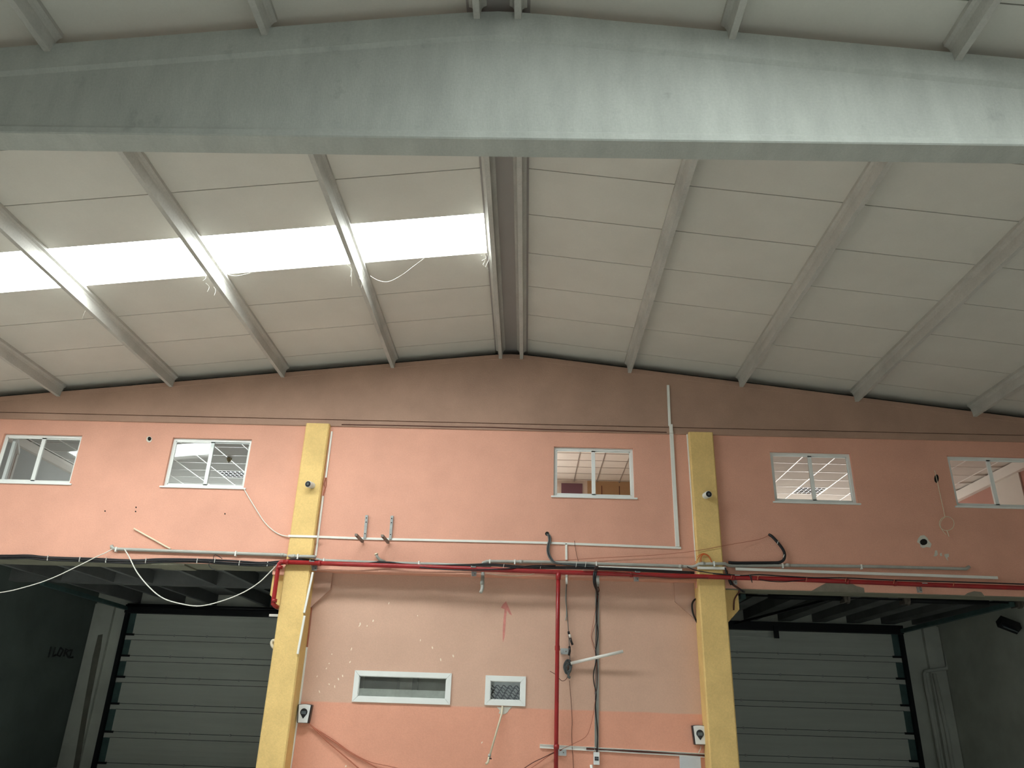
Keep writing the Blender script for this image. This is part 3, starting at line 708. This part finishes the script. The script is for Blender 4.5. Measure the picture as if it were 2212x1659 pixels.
trunk([(1223.5,1238),(1224,1262)], .04, .025, 0, 'stub of white vertical trunking below the red main')
e = empty('cable_trunking', P(716,935)); tag(e, 'thin white trunking up the side of the column with the pipe drop, upper storey', 'trunking')
for a, b in (((717,932),(704,1032)), ((698,1071),(682,1201))): bevel_mod(bar('cover', P(*a,-.012), P(*b,-.012), .034, .024, 'white_pvc', e), .004, 1)
tubes('bare_wire', [px([(704,1032),(700,1045),(702,1055),(698,1072)], -.02), px([(705,1032),(704,1050),(700,1060),(698,1072)], -.015)], .007, 'salmon_cable', e)
e = empty('cable_trunking', P(660,1350,-.13)); tag(e, 'two white trunking strips down the front corner of the column with the pipe drop', 'trunking')
bevel_mod(bar('cover', P(676,1236,-.12), P(657,1324,-.14), .038, .025, 'white_pvc', e), .004, 1)
bevel_mod(bar('cover', P(658,1330,-.145), P(643,1413,-.145), .038, .025, 'white_pvc', e), .004, 1)
e = empty('cable_trunking', P(660,1400,YC)); tag(e, 'thin white trunking down the recess corner beside the first charger', 'trunking')
for a, b in (((679,1246),(674,1310)), ((663,1397),(646,1530)), ((646,1528),(624,1680))): bevel_mod(bar('cover', P(*a,YC-.012), P(*b,YC-.012), .034, .024, 'white_pvc', e), .004, 1)
tubes('bare_wire', [px([(674,1308),(672,1330),(670,1350),(664,1398)], YC-.02), px([(673,1308),(669,1335),(667,1360),(663,1398)], YC-.03)], .006, 'salmon_cable', e)
e = empty('cable_trunking', P(1490,940)); tag(e, 'thin white trunking up the side of the column with orange wire, upper storey', 'trunking')
for a, b in (((1484.5,938),(1495,1080)), ((1495,1080),(1503.5,1212))): bevel_mod(bar('cover', P(*a,-.012), P(*b,-.012), .034, .024, 'white_pvc', e), .004, 1)
e = empty('cable_trunking', P(1508,1345,YC)); tag(e, 'white trunking down the recess corner past the second charger', 'trunking')
for a, b in (((1507.5,1346),(1522,1570)), ((1522,1568),(1526,1630))): bevel_mod(bar('cover', P(*a,YC-.012), P(*b,YC-.012), .045, .024, 'white_pvc', e), .004, 1)
trunk([(1290,1226),(1473,1232)], .05, .03, -.05, 'white trunking length lying above the red main in the centre')
trunk([(1506,1227),(1568,1228)], .05, .025, -.125, 'short white trunking on the face of the column with orange wire')
trunk([(1588,1229.5),(2154,1248.5)], .05, .03, -.02, 'long white trunking above the red main over the right dock')
trunk([(290,1142),(369,1186)], .026, .03, -.01, 'loose tilted strip of pale trunking hanging above the left dock', 'cream_pvc')
# open channels of the centre bay
def channel(name, a, b, w, t, Y, label, m='white_pvc'):
    p, q = P(*a,Y), P(*b,Y); d = (q-p).normalized(); s = d.cross(Vector((0,1,0))); e = empty(name, p); tag(e, label, 'trunking')
    bar('back', p-Vector((0,.003,0)), q-Vector((0,.003,0)), w, .006, m, e)
    for k in (-1,1): bar('flange', p+s*(k*w/2)-Vector((0,t/2,0)), q+s*(k*w/2)-Vector((0,t/2,0)), .006, t, m, e)
    return e, p, q
e, p, q = channel('cable_channel', (1166,1611.5), (1526,1632), .055, .03, YC, 'open white horizontal channel holding brown wires under the second charger')
tubes('wire', [[p+(q-p)*.28+Vector((0,-.012,.006)), p+(q-p)*.6+Vector((0,-.012,-.006)), q+Vector((0,-.012,.004))], [p+(q-p)*.28+Vector((0,-.014,-.010)), p+(q-p)*.6+Vector((0,-.012,.008)), q+Vector((0,-.012,-.01))]], .008, 'brown_cable', e)
e, p, q = channel('cable_channel', (1290,1262), (1288.5,1622), .062, .03, YC, 'open vertical grey-white channel full of black cables beside the red riser', 'grey_pvc')
e = empty('black_cable_run', P(1288,1400,YC)); tag(e, 'black and brown cables dangling down the open vertical channel to breaker box', 'cable')
tube('cable', px([(1290,1280),(1288,1330),(1292,1370),(1287,1405),(1288,1425),(1282,1455),(1283,1475),(1288,1500),(1286,1530),(1291,1580),(1289,1627)], YC-.05), .0085, 'black_cable', e, 6, True)
tube('cable', px([(1292,1280),(1290,1340),(1287,1400),(1290,1440),(1290,1480),(1286,1510),(1289,1560),(1291,1600),(1290,1627)], YC-.03), .0065, 'brown_cable', e, 6, True)
tube('wire', px([(1289,1300),(1279,1360),(1277,1375),(1281,1395),(1286,1412),(1288,1440),(1284,1500)], YC-.03), .004, 'salmon_cable', e, 5, True)
tube('wire', px([(1290,1335),(1280,1368),(1279,1380),(1286,1402)], YC-.035), .004, 'brown_cable', e, 5, True)
# ------------------------------------------------------------------ cables
def ties(pxs, w, Y, parent, m='tie'):
    for (x, y, h) in pxs: bar('cable_tie', P(x+1, y-h, Y), P(x-1, y+h, Y), .009, .02, m, parent)
e = empty('black_cable_bundle', P(300,1208,-.03)); tag(e, 'bundle of black cables tied along the slab edge over the left dock', 'cable')
pts = [(-190,1200),(0,1203),(60,1202),(105,1206),(200,1210),(290,1213),(345,1210),(430,1211),(500,1215),(560,1219),(600,1216),(640,1211),(690,1215)]
for k, (dy, yo) in enumerate(((-3.2,-.02),(0,-.045),(3.4,-.03))):
    tube('cable', px([(x, y+dy+(random.uniform(-.8,.8) if 0<x<600 else 0)) for x, y in pts], [-.02+yo]*10+[-.10,-.15,-.06]), .017, 'black_cable', e, 7, True)
ties([(103,1205,5.5),(172,1208,5.5),(229,1210,5.5),(315,1211,5.5),(426,1211,5.5),(464,1210.5,5),(517,1216,5.5),(578,1218,5.5)], 0, -.075, e)
tube('loose_end', px([(460,1214),(462,1201),(468,1199.5),(480,1207)], -.08), .006, 'black_cable', e, 6, True)
tube('loose_end', px([(455,1212),(451,1220),(456,1227),(464,1231)], -.08), .006, 'black_cable', e, 6, True)
e = empty('black_cable_bundle', P(900,1222,-.08)); tag(e, 'black cables sagging along the top of red main in the centre bay', 'cable')
for k, dy in enumerate((0, 3.2)):
    tube('cable', px([(690,1216+dy),(760,1219+dy),(830,1214+dy),(900,1221+dy),(1000,1220+dy),(1060,1218.5+dy),(1140,1224+dy),(1250,1225+dy),(1330,1228+dy),(1400,1231+dy),(1500,1236+dy)], -.11-.03*k), .014, 'black_cable', e, 6, True)
tube('sagging_cable', px([(815,1213),(860,1217),(920,1227),(980,1231),(1040,1231),(1100,1228),(1150,1222),(1200,1222)], [-.06,-.12,-.25,-.26,-.26,-.25,-.2,-.12]), .011, 'black_cable', e, 6, True)
tube('sagging_cable', px([(1260,1233),(1330,1235),(1400,1245),(1460,1249.5),(1530,1249)], -.26), .008, 'brown_cable', e, 6, True)
ties([(907,1220,4),(1088,1222,4),(1168,1223,5),(1265,1219,6),(1245,1219,6)], 0, -.15, e)
e = empty('black_cable_loop', P(1185,1155)); tag(e, 'grey-black cable loop leaving a wall hole and joining the conduit', 'cable')
for dx, m in ((0,'black_cable'),(2.4,'grey_cable'),(-1.6,'grey_cable')):
    tube('cable', px([(1182+dx,1153),(1186+dx,1158),(1187+dx,1168),(1184+dx,1180),(1184+dx,1193),(1189+dx,1206),(1200+dx,1216),(1230,1219+dx*.4),(1270,1221+dx),(1287,1224)], [.01,-.03,-.05,-.05,-.05,-.06,-.09,-.1,-.1,-.1]), .013, m, e, 7, True)
lathe('wall_hole', [(.04,0),(.03,.004)], P(1182,1153,-.001), (0,-1,0), 'hole', e, 10)
e = empty('black_cable_drop', P(1285,1260,-.1)); tag(e, 'thick black cables dropping over the red main into a grey box and wires', 'cable')
tube('cable', px([(1288,1224),(1284,1236),(1283,1250),(1284,1262),(1289,1275),(1291,1285)], [-.12,-.25,-.27,-.2,.0,.15]), .022, 'black_cable', e, 8, True)
tube('cable', px([(1291,1224),(1288,1236),(1286,1250),(1287,1262),(1290,1272)], [-.12,-.26,-.27,-.2,.05]), .016, 'black_cable', e, 8, True)
c = P(1290,1248,0); box('grey_box', c.x-.03, c.x+.035, -.03, .0, c.z-.12, c.z+.10, 'grey_pvc', e)
tube('wire', px([(1292,1268),(1294,1275),(1290,1285),(1291,1300)], [.0,.12,.2,.24]), .01, 'brown_cable', e, 6, True)
e = empty('black_cable_curl', P(1690,1190)); tag(e, 'thick black cable curling from a hole above the right dock to the conduit', 'cable')
tube('cable', px([(1661,1155),(1668,1159),(1680,1172),(1690,1185),(1695,1197),(1693,1209),(1684,1214.5),(1670,1215.5),(1600,1216),(1574,1215)], [.01,-.03,-.05,-.06,-.06,-.055,-.05,-.05,-.05,-.05]), .026, 'black_cable', e, 8, True)
ties([(1680,1172,3),(1693,1201,3)], 0, -.085, e)
e = empty('black_cable_curl', P(1500,1310,YC)); tag(e, 'black cable curling into top of trunking beside column with orange wire', 'cable')
tube('cable', px([(1508,1292),(1500,1296),(1495.5,1304),(1495.5,1316),(1499,1330),(1507,1347)], [YC-.06,YC-.09,YC-.10,YC-.09,YC-.06,YC-.03]), .017, 'black_cable', e, 8, True)
e = empty('black_cable_drop', P(1580,1250,-.1)); tag(e, 'black cables falling from the conduit behind red main into the right dock', 'cable')
tube('cable', px([(1566,1226),(1570,1240),(1576,1252),(1582,1262),(1594,1270),(1604,1277),(1608,1279)], [-.14,-.15,-.14,-.08,-.05,-.03,.1]), .017, 'black_cable', e, 8, True)
tube('cable', px([(1570,1232),(1574,1246),(1586,1264),(1598,1274),(1590,1288),(1586,1298),(1585,1318)], [-.13,-.13,-.08,-.04,.04,.06,.07]), .013, 'brown_cable', e, 8, True)
tube('cable', px([(1574,1240),(1577,1255),(1581,1263)], -.10), .03, 'black_cable', e, 8, True)
tube('cable', px([(1484,1224),(1500,1231),(1530,1237),(1560,1240)], [-.06,-.1,-.2,-.24]), .009, 'black_cable', e, 6, True)
e = empty('black_cable_bundle', P(1800,1250,-.2)); tag(e, 'thin black cable lying along the red main over the right dock', 'cable')
tube('cable', px([(1540,1239),(1600,1243),(1640,1241.5),(1700,1245),(1760,1248),(1828,1248.5),(1930,1253),(2100,1258),(2240,1263),(2440,1270)], RY-.03), .012, 'black_cable', e, 6, True)
tube('cable', px([(1640,1252),(1668,1256),(1700,1256.5),(1740,1252)], RY-.05), .008, 'black_cable', e, 6, True)
tube('hanging_end', px([(1618,1241),(1622,1247),(1625,1259)], RY-.06), [.010,.014,.006], 'black_cable', e, 6)
ties([(1580,1247,4),(1637,1248,4),(1742,1252,4),(1827,1253,4),(1931,1257,4),(2060,1262,4)], 0, RY-.05, e, 'salmon_cable')
# white hanging cables
def wire(name, pts, Y, r, m, label, cat='cable'):
    o = tube(name, px(pts, Y), r, m, None, 6, True); tag(o, label, cat); return o
wire('white_cable', [(527,1056),(535,1070),(550,1095),(570,1126),(590,1146),(608,1156),(626,1159)], [-.02]*6+[-.05], .010, 'white_cable', 'white cable hanging from the window corner down to the column trunking')
wire('white_cable', [(268,1185),(279,1203),(296,1236),(322,1268),(352,1292),(390,1304),(432,1309),(480,1298),(525,1280),(560,1258),(585,1234),(602,1216)], [-.05,-.09]+[-.12]*9+[-.2], .010, 'white_cable', 'white cable swagging deep across the left dock opening')
wire('white_cable', [(246,1184),(228,1194),(210,1202),(170,1222),(110,1250),(55,1268),(0,1280),(-90,1287),(-190,1282)], [-.04]+[-.09]*8, .009, 'white_cable', 'white cable drooping away from the conduit end over the left dock')
wire('thin_wire', [(1050,1238),(1085,1243),(1120,1244),(1150,1240),(1170,1233)], -.1, .006, 'cream_pvc', 'thin pale wire sagging under the red main beside the grey pipe stub')
wire('thin_wire', [(1190,1212),(1300,1205),(1400,1200),(1470,1194),(1498,1190.5),(1528,1186),(1558,1180),(1585,1175),(1640,1165),(1661,1156)], [-.05,-.05,-.05,-.07,-.14,-.14,-.14,-.09,-.03,-.01], .0045, 'salmon_cable', 'thin brownish wire stretched across the column with orange wire')
wire('thin_wire', [(738,917),(860,919),(985,922),(1060,923),(1180,927.5),(1300,930),(1440,934)], -.04, .008, 'brown_cable', 'dark thin wires lying along the ledge under the gable girder')
wire('thin_wire', [(1241,1168),(1242,1178),(1245,1196),(1249,1212)], -.03, .004, 'brown_cable', 'hair-thin dark wire hanging below the long white trunking')
wire('thin_wire', [(1230,1470),(1234,1520),(1236,1560),(1235,1590),(1239,1660),(1240,1690)], YC-.02, .004, 'brown_cable', 'thin brown wire trailing down from the grey cable tangle')
wire('thin_wire', [(1286,1512),(1280,1550),(1268,1588),(1240,1606),(1214,1618)], YC-.05, .004, 'salmon_cable', 'thin reddish wire curving from open vertical channel to the red riser')
e = empty('orange_wire_loop', P(1520,1205,-.14)); tag(e, 'loops of orange wire sticking up over conduit on yellow column', 'cable')
tube('loop', px([(1515,1217),(1514,1206),(1517,1199),(1524,1197.5),(1532,1203),(1537,1213),(1538,1218)], -.16), .009, 'orange_cable', e, 6, True)
tube('loop', px([(1505,1216),(1508,1206),(1514,1199),(1522,1196.5),(1530,1200),(1536,1210)], -.15), .006, 'orange_cable', e, 6, True)
tube('loop', px([(1506,1203),(1512,1198),(1520,1195.5),(1528,1198)], -.14), .005, 'orange_cable', e, 6, True)
e = empty('red_wire_bundle', P(700,1610,YC)); tag(e, 'reddish wires sagging from below the first charger along the pink wall', 'cable')
tube('wire', px([(668,1564),(672,1567),(700,1588),(730,1608),(760,1628),(790,1645),(830,1668)], YC-.04), .010, 'salmon_cable', e, 6, True)
tube('wire', px([(668,1564),(674,1569),(705,1600),(740,1630),(775,1660),(790,1675)], YC-.05), .011, 'salmon_cable', e, 6, True)
tube('wire', px([(670,1566),(720,1598),(760,1626),(800,1646),(845,1656),(900,1670)], YC-.03), .006, 'salmon_cable', e, 6, True)
e = empty('red_wire_bundle', P(1170,1640,YC)); tag(e, 'reddish wires passing under the red riser near the open channel', 'cable')
tube('wire', px([(1214,1619),(1197,1625),(1175,1636),(1150,1648),(1120,1668)], YC-.06), .007, 'brown_cable', e, 6, True)
tube('wire', px([(1214,1620),(1190,1630),(1165,1647),(1135,1668)], YC-.05), .006, 'salmon_cable', e, 6, True)

# ------------------------------------------------------------------ grey cable tangle with a white stick
e = empty('grey_cable_tangle', P(1228,1445,YC)); tag(e, 'tangle of grey cable hanging beside the red riser', 'cable')
tube('lead', px([(1223,1262),(1222,1290),(1224,1320),(1222,1340)], YC-.02), .010, 'grey_pvc', e, 6, True)
tube('lead', px([(1224,1262),(1223,1300),(1226,1335),(1228,1365),(1230,1395),(1231,1420),(1230,1436)], YC-.06), .0065, 'grey_cable', e, 6, True)
for pts, m in (([(1228,1364),(1229,1370)], 'device_dark'), ([(1232,1378),(1234,1386),(1237,1393)], 'device_dark'), ([(1230,1396),(1231,1406),(1229,1416)], 'device_dark'), ([(1230,1370),(1232,1377)], 'white_pvc')):
    tube('connector', px(pts, YC-.07), .02, m, e, 6)
paths = []
for k in range(9):
    ph = random.uniform(0, 6.28); cx, cy = 1227+random.uniform(-2,2), 1440+random.uniform(-3,5); rx, ry = random.uniform(4,8), random.uniform(7,14)
    paths.append(px([(cx+rx*math.cos(ph+t*.7), cy+ry*math.sin(ph+t*.7)) for t in range(10)], [YC-.05-.02*math.sin(t+k) for t in range(10)]))
tubes('coil', paths, .011, 'grey_cable', e)
tube('tail', px([(1228,1455),(1228,1462),(1232,1464)], YC-.06), .02, 'grey_cable', e, 6, True)
tube('loose_wire', px([(1226,1462),(1222,1468),(1216,1471),(1210,1468),(1200,1457),(1188,1450)], [YC-.06,YC-.1,YC-.16,YC-.2,YC-.3,YC-.2]), .005, 'brown_cable', e, 6, True)
o = tube('white_stick', px([(1233,1433),(1346,1407)], [YC-.09, YC-.26]), .027, 'white_pvc', None, 10); tag(o, 'white plastic pipe length sticking out from the grey cable tangle', 'pipe')
o = tube('white_stub', px([(1277,1652),(1281,1690)], YC-.05), .025, 'white_pvc', None, 8); tag(o, 'white pipe stub just below the breaker box', 'pipe')

# ------------------------------------------------------------------ steel shelf brackets
def shelf_bracket(x, ytop, ybot, tip, label):
    a, b = P(x[0], ytop, 0), P(x[1], ybot, 0); e = empty('shelf_bracket', b); tag(e, label, 'bracket', 'bare steel shelf brackets')
    up = bar('upright', a-Vector((0,.02,0)), b-Vector((0,.02,0)), .05, .04, 'galv', e)
    b0 = Vector((b.x-.03, -.03, b.z-.06)); bar('arm', b0, b0+Vector((-.035, -.46, .03)), .045, .04, 'galv_dark', e, (0,0,1))
    for t in (.12, .3, .8): c = a+(b-a)*t; lathe('hole', [(.011,0),(.011,.002)], (c.x, -.0405, c.z), (0,-1,0), 'hole', up, 8)
    lathe('arm_slot', [(.012,0),(.012,.002)], b0+Vector((-.025,-.40,-.0)), (0,0,-1), 'hole', e, 8)
shelf_bracket((793,788.5), 1114, 1164, None, 'bare galvanised shelf bracket, the one nearer the yellow column with pipe drop')
shelf_bracket((847.5,843.5), 1115, 1166, None, 'bare galvanised shelf bracket, the one farther from the yellow column with pipe drop')

# ------------------------------------------------------------------ spot cameras on the columns
def spot(x, y, aim, label):
    c = P(x, y, -.12); e = empty('wall_camera', c); tag(e, label, 'camera')
    ax = Vector(aim).normalized()
    lathe('wall_mount', [(.062,-.02),(.06,.02),(.05,.03)], c, (0,-1,0), 'device_white', e, 18)
    bd = lathe('body', [(.055,-.02),(.062,.06),(.062,.15),(.056,.155)], c+Vector((0,-.01,0)), ax, 'device_white', e, 20)
    lathe('lens_face', [(.054,.150),(.054,.160),(.04,.161)], c+Vector((0,-.01,0)), ax, 'device_dark', bd, 20)
    lathe('lens', [(.024,.160),(.02,.166)], c+Vector((0,-.01,0)), ax, 'screen', bd, 14)
spot(674, 1049, (-.22,-1,-.10), 'small white round camera on the yellow column with pipe drop')
spot(1524, 1071, (.16,-1,-.08), 'small white round camera on the column with orange wire')

# ------------------------------------------------------------------ wall chargers, breaker box, grey panel
def charger(x, y, label, w=.245, h=.29):
    c = P(x, y, YC); e = empty('wall_charger', (c.x, YC, c.z-h/2)); tag(e, label, 'charger', 'chargers on the pink recess wall')
    def taper(nm, w1, w2, z0, z1, y0, y1, m):
        prof = []
        for t in range(7): u = t/6; prof.append((c.x-w1/2+w1*u, z1+.012*math.sin(math.pi*u)))
        prof += [(c.x+w2/2, z0), (c.x-w2/2, z0)]
        return bevel_mod(prism(nm, prof, y0, y1, m, e), .006)
    taper('back_shell', w, w*.80, c.z-h/2, c.z+h/2, YC-.105, YC, 'device_dark')
    fc = taper('front_cover', w*.84, w*.66, c.z-h/2+.006, c.z+h/2-.006, YC-.125, YC-.10, 'device_white')
    r = .062; pr = [(c.x+r*math.cos(math.radians(a)), c.z+.025+r*math.sin(math.radians(a))) for a in range(-25, 206, 15)] + [(c.x, c.z-.075)]
    prism('display_drop', pr, YC-.131, YC-.120, 'device_dark', fc)
    box('screen', c.x-.042, c.x+.042, YC-.134, YC-.130, c.z-.005, c.z+.045, 'screen', fc)
charger(660, 1542, 'white and black wall charger beside the thin trunking and red wires')
charger(1509, 1588, 'white and black wall charger above the grey panel, beside the column')
c = P(1288, 1638, YC); e = empty('breaker_box', (c.x, YC, c.z-.1)); tag(e, 'small white breaker box at the foot of the vertical channel', 'breaker box')
cs = bevel_mod(box('case', c.x-.05, c.x+.05, YC-.07, YC, c.z-.095, c.z+.095, 'device_white', e), .006)
box('switch_window', c.x-.033, c.x+.033, YC-.074, YC-.068, c.z-.03, c.z+.028, 'device_dark', cs)
for k in (-1, 0, 1): box('switch', c.x+k*.018-.006, c.x+k*.018+.006, YC-.088, YC-.07, c.z-.012, c.z+.014, 'screen', cs)
a, b = P(1467,1633,YC), P(1512,1634,YC)
o = box('wall_cabinet', a.x, b.x, YC-.05, YC, a.z-.55, a.z, 'panel_grey'); bevel_mod(o, .006); tag(o, 'plain pale grey cabinet on the pink wall below second charger', 'cabinet')
wire('white_cable', [(1514,1612),(1513,1618),(1509,1626)], YC-.04, .007, 'white_cable', 'short white cable from second charger to the open channel')

# ------------------------------------------------------------------ drain spout with tap
e = empty('drain_tap', P(1057,1640,YC)); tag(e, 'cream pipe with a small tap hanging below the square window', 'pipe')
tube('pipe', px([(1085.5,1525),(1084,1541),(1057.5,1633)], [YC-.02,YC-.05,YC-.16]), .017, 'cream_pvc', e, 8)
tube('collar', px([(1058,1629),(1057,1635)], YC-.16), .025, 'grey_pvc', e, 8)
tube('valve', px([(1057,1634),(1055.5,1640),(1054,1646),(1050,1650)], [YC-.16,YC-.165,YC-.17,YC-.2]), .02, 'cream_pvc', e, 8, True)
tube('handle', px([(1057,1638),(1062,1639)], YC-.18), .012, 'device_dark', e, 6)
blob('filler_patch', [(1074,1527),(1107,1526),(1100,1532),(1096,1540),(1090,1543),(1083,1544),(1078,1541),(1080,1535)], YC, .006, 'plaster', wl, .8)
# ------------------------------------------------------------------ red arrow smear, specks, holes
arrow = [(1086,1306),(1091,1301),(1093,1299),(1098,1310),(1106,1329),(1101,1327),(1095,1318),(1093,1334),(1092,1352),(1090,1376),(1086,1388),(1086,1360),(1088,1335),(1090,1316),(1082,1313)]
blob('arrow_mark', arrow, YC, .0025, 'red_mark', wl)
sp = [(840,1303),(902,1330),(806,1341),(793,1352),(776,1352),(778,1348),(759,1402),(717,1413),(756,1430),(711,1433),(705,1444),(685,1461),(740,1460),(731,1467),(711,1478),(723,1483),(690,1494),(934,1399),(908,1383),(979,1417),(952,1425),(747,1655),(1041,1604)]
vs, fs = [], []
for (x, y) in sp:
    c = P(x, y, YC-.002); w, h = random.uniform(.008,.014), random.uniform(.012,.03); a = random.uniform(-.6,.6); k = len(vs)
    for s in range(6): t = s*math.pi/3; dx, dz = w*math.cos(t), h*math.sin(t); vs.append((c.x+dx*math.cos(a)-dz*math.sin(a), c.y, c.z+dx*math.sin(a)+dz*math.cos(a)))
    fs.append(tuple(range(k+5, k-1, -1)))
o = obj('paint_specks', vs, fs, 'speck', wl); o['kind'] = 'stuff'
def hole_in(pts_out, pts_in, parent):
    if pts_out: blob('chipped_plaster', pts_out, 0, .004, 'plaster', parent, .6)
    blob('drilled_hole', pts_in, 0, .006, 'hole', parent, .3)
ring = lambda cx, cy, rx, ry, n=10: [(cx+rx*math.cos(2*math.pi*k/n), cy+ry*math.sin(2*math.pi*k/n)) for k in range(n)]
hole_in([(1983,1163),(1988,1157),(1996,1156),(2003,1161),(2006,1168),(2012,1175),(2010,1183),(2002,1182),(1994,1184),(1989,1181),(1986,1175),(1981,1171)], ring(1995,1171,8,7), wb)
for pts in ([(2018,1200),(2020,1189),(2024,1189),(2026,1198),(2022,1202),(2015,1201)], [(2030,1196),(2034,1194),(2035,1201),(2031,1201)], [(2040,1197),(2049,1196),(2050,1202),(2046,1205),(2048,1212),(2045,1208),(2040,1201)]):
    blob('chipped_plaster', pts, 0, .003, 'plaster', wb)
hole_in(ring(322,949,6,6.5), ring(323,948,4,4.5), wb)
hole_in(None, ring(2023,1034,5,9), wb)
for x, y in ((293,1105),(294,1096),(227,1104),(486,1110)): blob('drilled_hole', ring(x,y,1.6,1.8,8), 0, .003, 'hole', wb)
# wire with ring on the upper right wall
e = empty('hanging_wire_ring', P(2042,1132)); tag(e, 'thin pale wire with a coiled ring hanging from a wall hole between two windows', 'cable')
tube('wire', px([(2019,1016),(2023,1033),(2030,1065),(2036,1092),(2041,1116)], -.02), .006, 'cream_pvc', e, 6, True)
tube('ring', px([(2045+16*math.cos(t*.42), 1131+15*math.sin(t*.42)) for t in range(16)], -.03), .006, 'cream_pvc', e, 6, True)
tube('ring', px([(2041,1117),(2034,1124),(2031,1134),(2036,1146),(2044,1155)], -.03), .005, 'cream_pvc', e, 6, True)
tube('tail', px([(2045,1145),(2047,1150),(2050,1159)], -.03), .008, 'cream_pvc', e, 6, True)
# bits beside the left column inside the dock
o = box('white_lamp_strip', P(583,1330,.5).x, -4.36, .45, .52, P(583,1332,.5).z, P(583,1328,.5).z+.01, 'white_pvc'); tag(o, 'white strip bracket jutting from column into the left dock', 'bracket')
e = empty('door_switch', P(590,1390,.15)); tag(e, 'cream switch hook on the dock side of the yellow column', 'switch')
tube('hook', px([(597,1384),(590,1384),(587,1389),(589,1396),(593,1399)], .1), .03, 'cream_pvc', e, 8, True)

# ------------------------------------------------------------------ cobwebs at the skylight
def web(name, strands, Z, label, r=.0035):
    paths = [[PZ(x, y, Z) for x, y in s] for s in strands]
    o = tubes(name, paths, r, 'cobweb', None, 4, True); tag(o, label, 'cobweb')
web('cobweb', [[(800,596),(818,606),(840,608),(868,594),(892,576),(916,558)]], 7.98, 'long dusty cobweb strand swagging below the skylight strip')
web('cobweb', [[(1040,552),(1048,562),(1044,572),(1054,580)], [(1052,545),(1056,560),(1050,575),(1056,585)], [(1046,548),(1050,557),(1041,563)]], 8.1, 'dusty cobweb tufts at the ridge end of the skylight')
web('cobweb', [[(750,572),(757,578),(760,586),(757,598)], [(776,600),(782,610),(780,622)], [(782,580),(788,592),(784,604)], [(759,580),(760,618)]], 7.85, 'cobweb tufts on purlin nearest the ridge under the skylight')
web('cobweb', [[(440,590),(445,600),(439,606)], [(445,612),(452,620),(448,630)], [(462,620),(466,628),(463,638)], [(490,592),(510,596),(540,590)]], 7.6, 'cobweb tufts on the second purlin under the skylight')
web('cobweb', [[(184,672),(180,682),(177,690)], [(180,680),(184,686)]], 7.4, 'single short cobweb tuft hanging from the third purlin under the skylight')
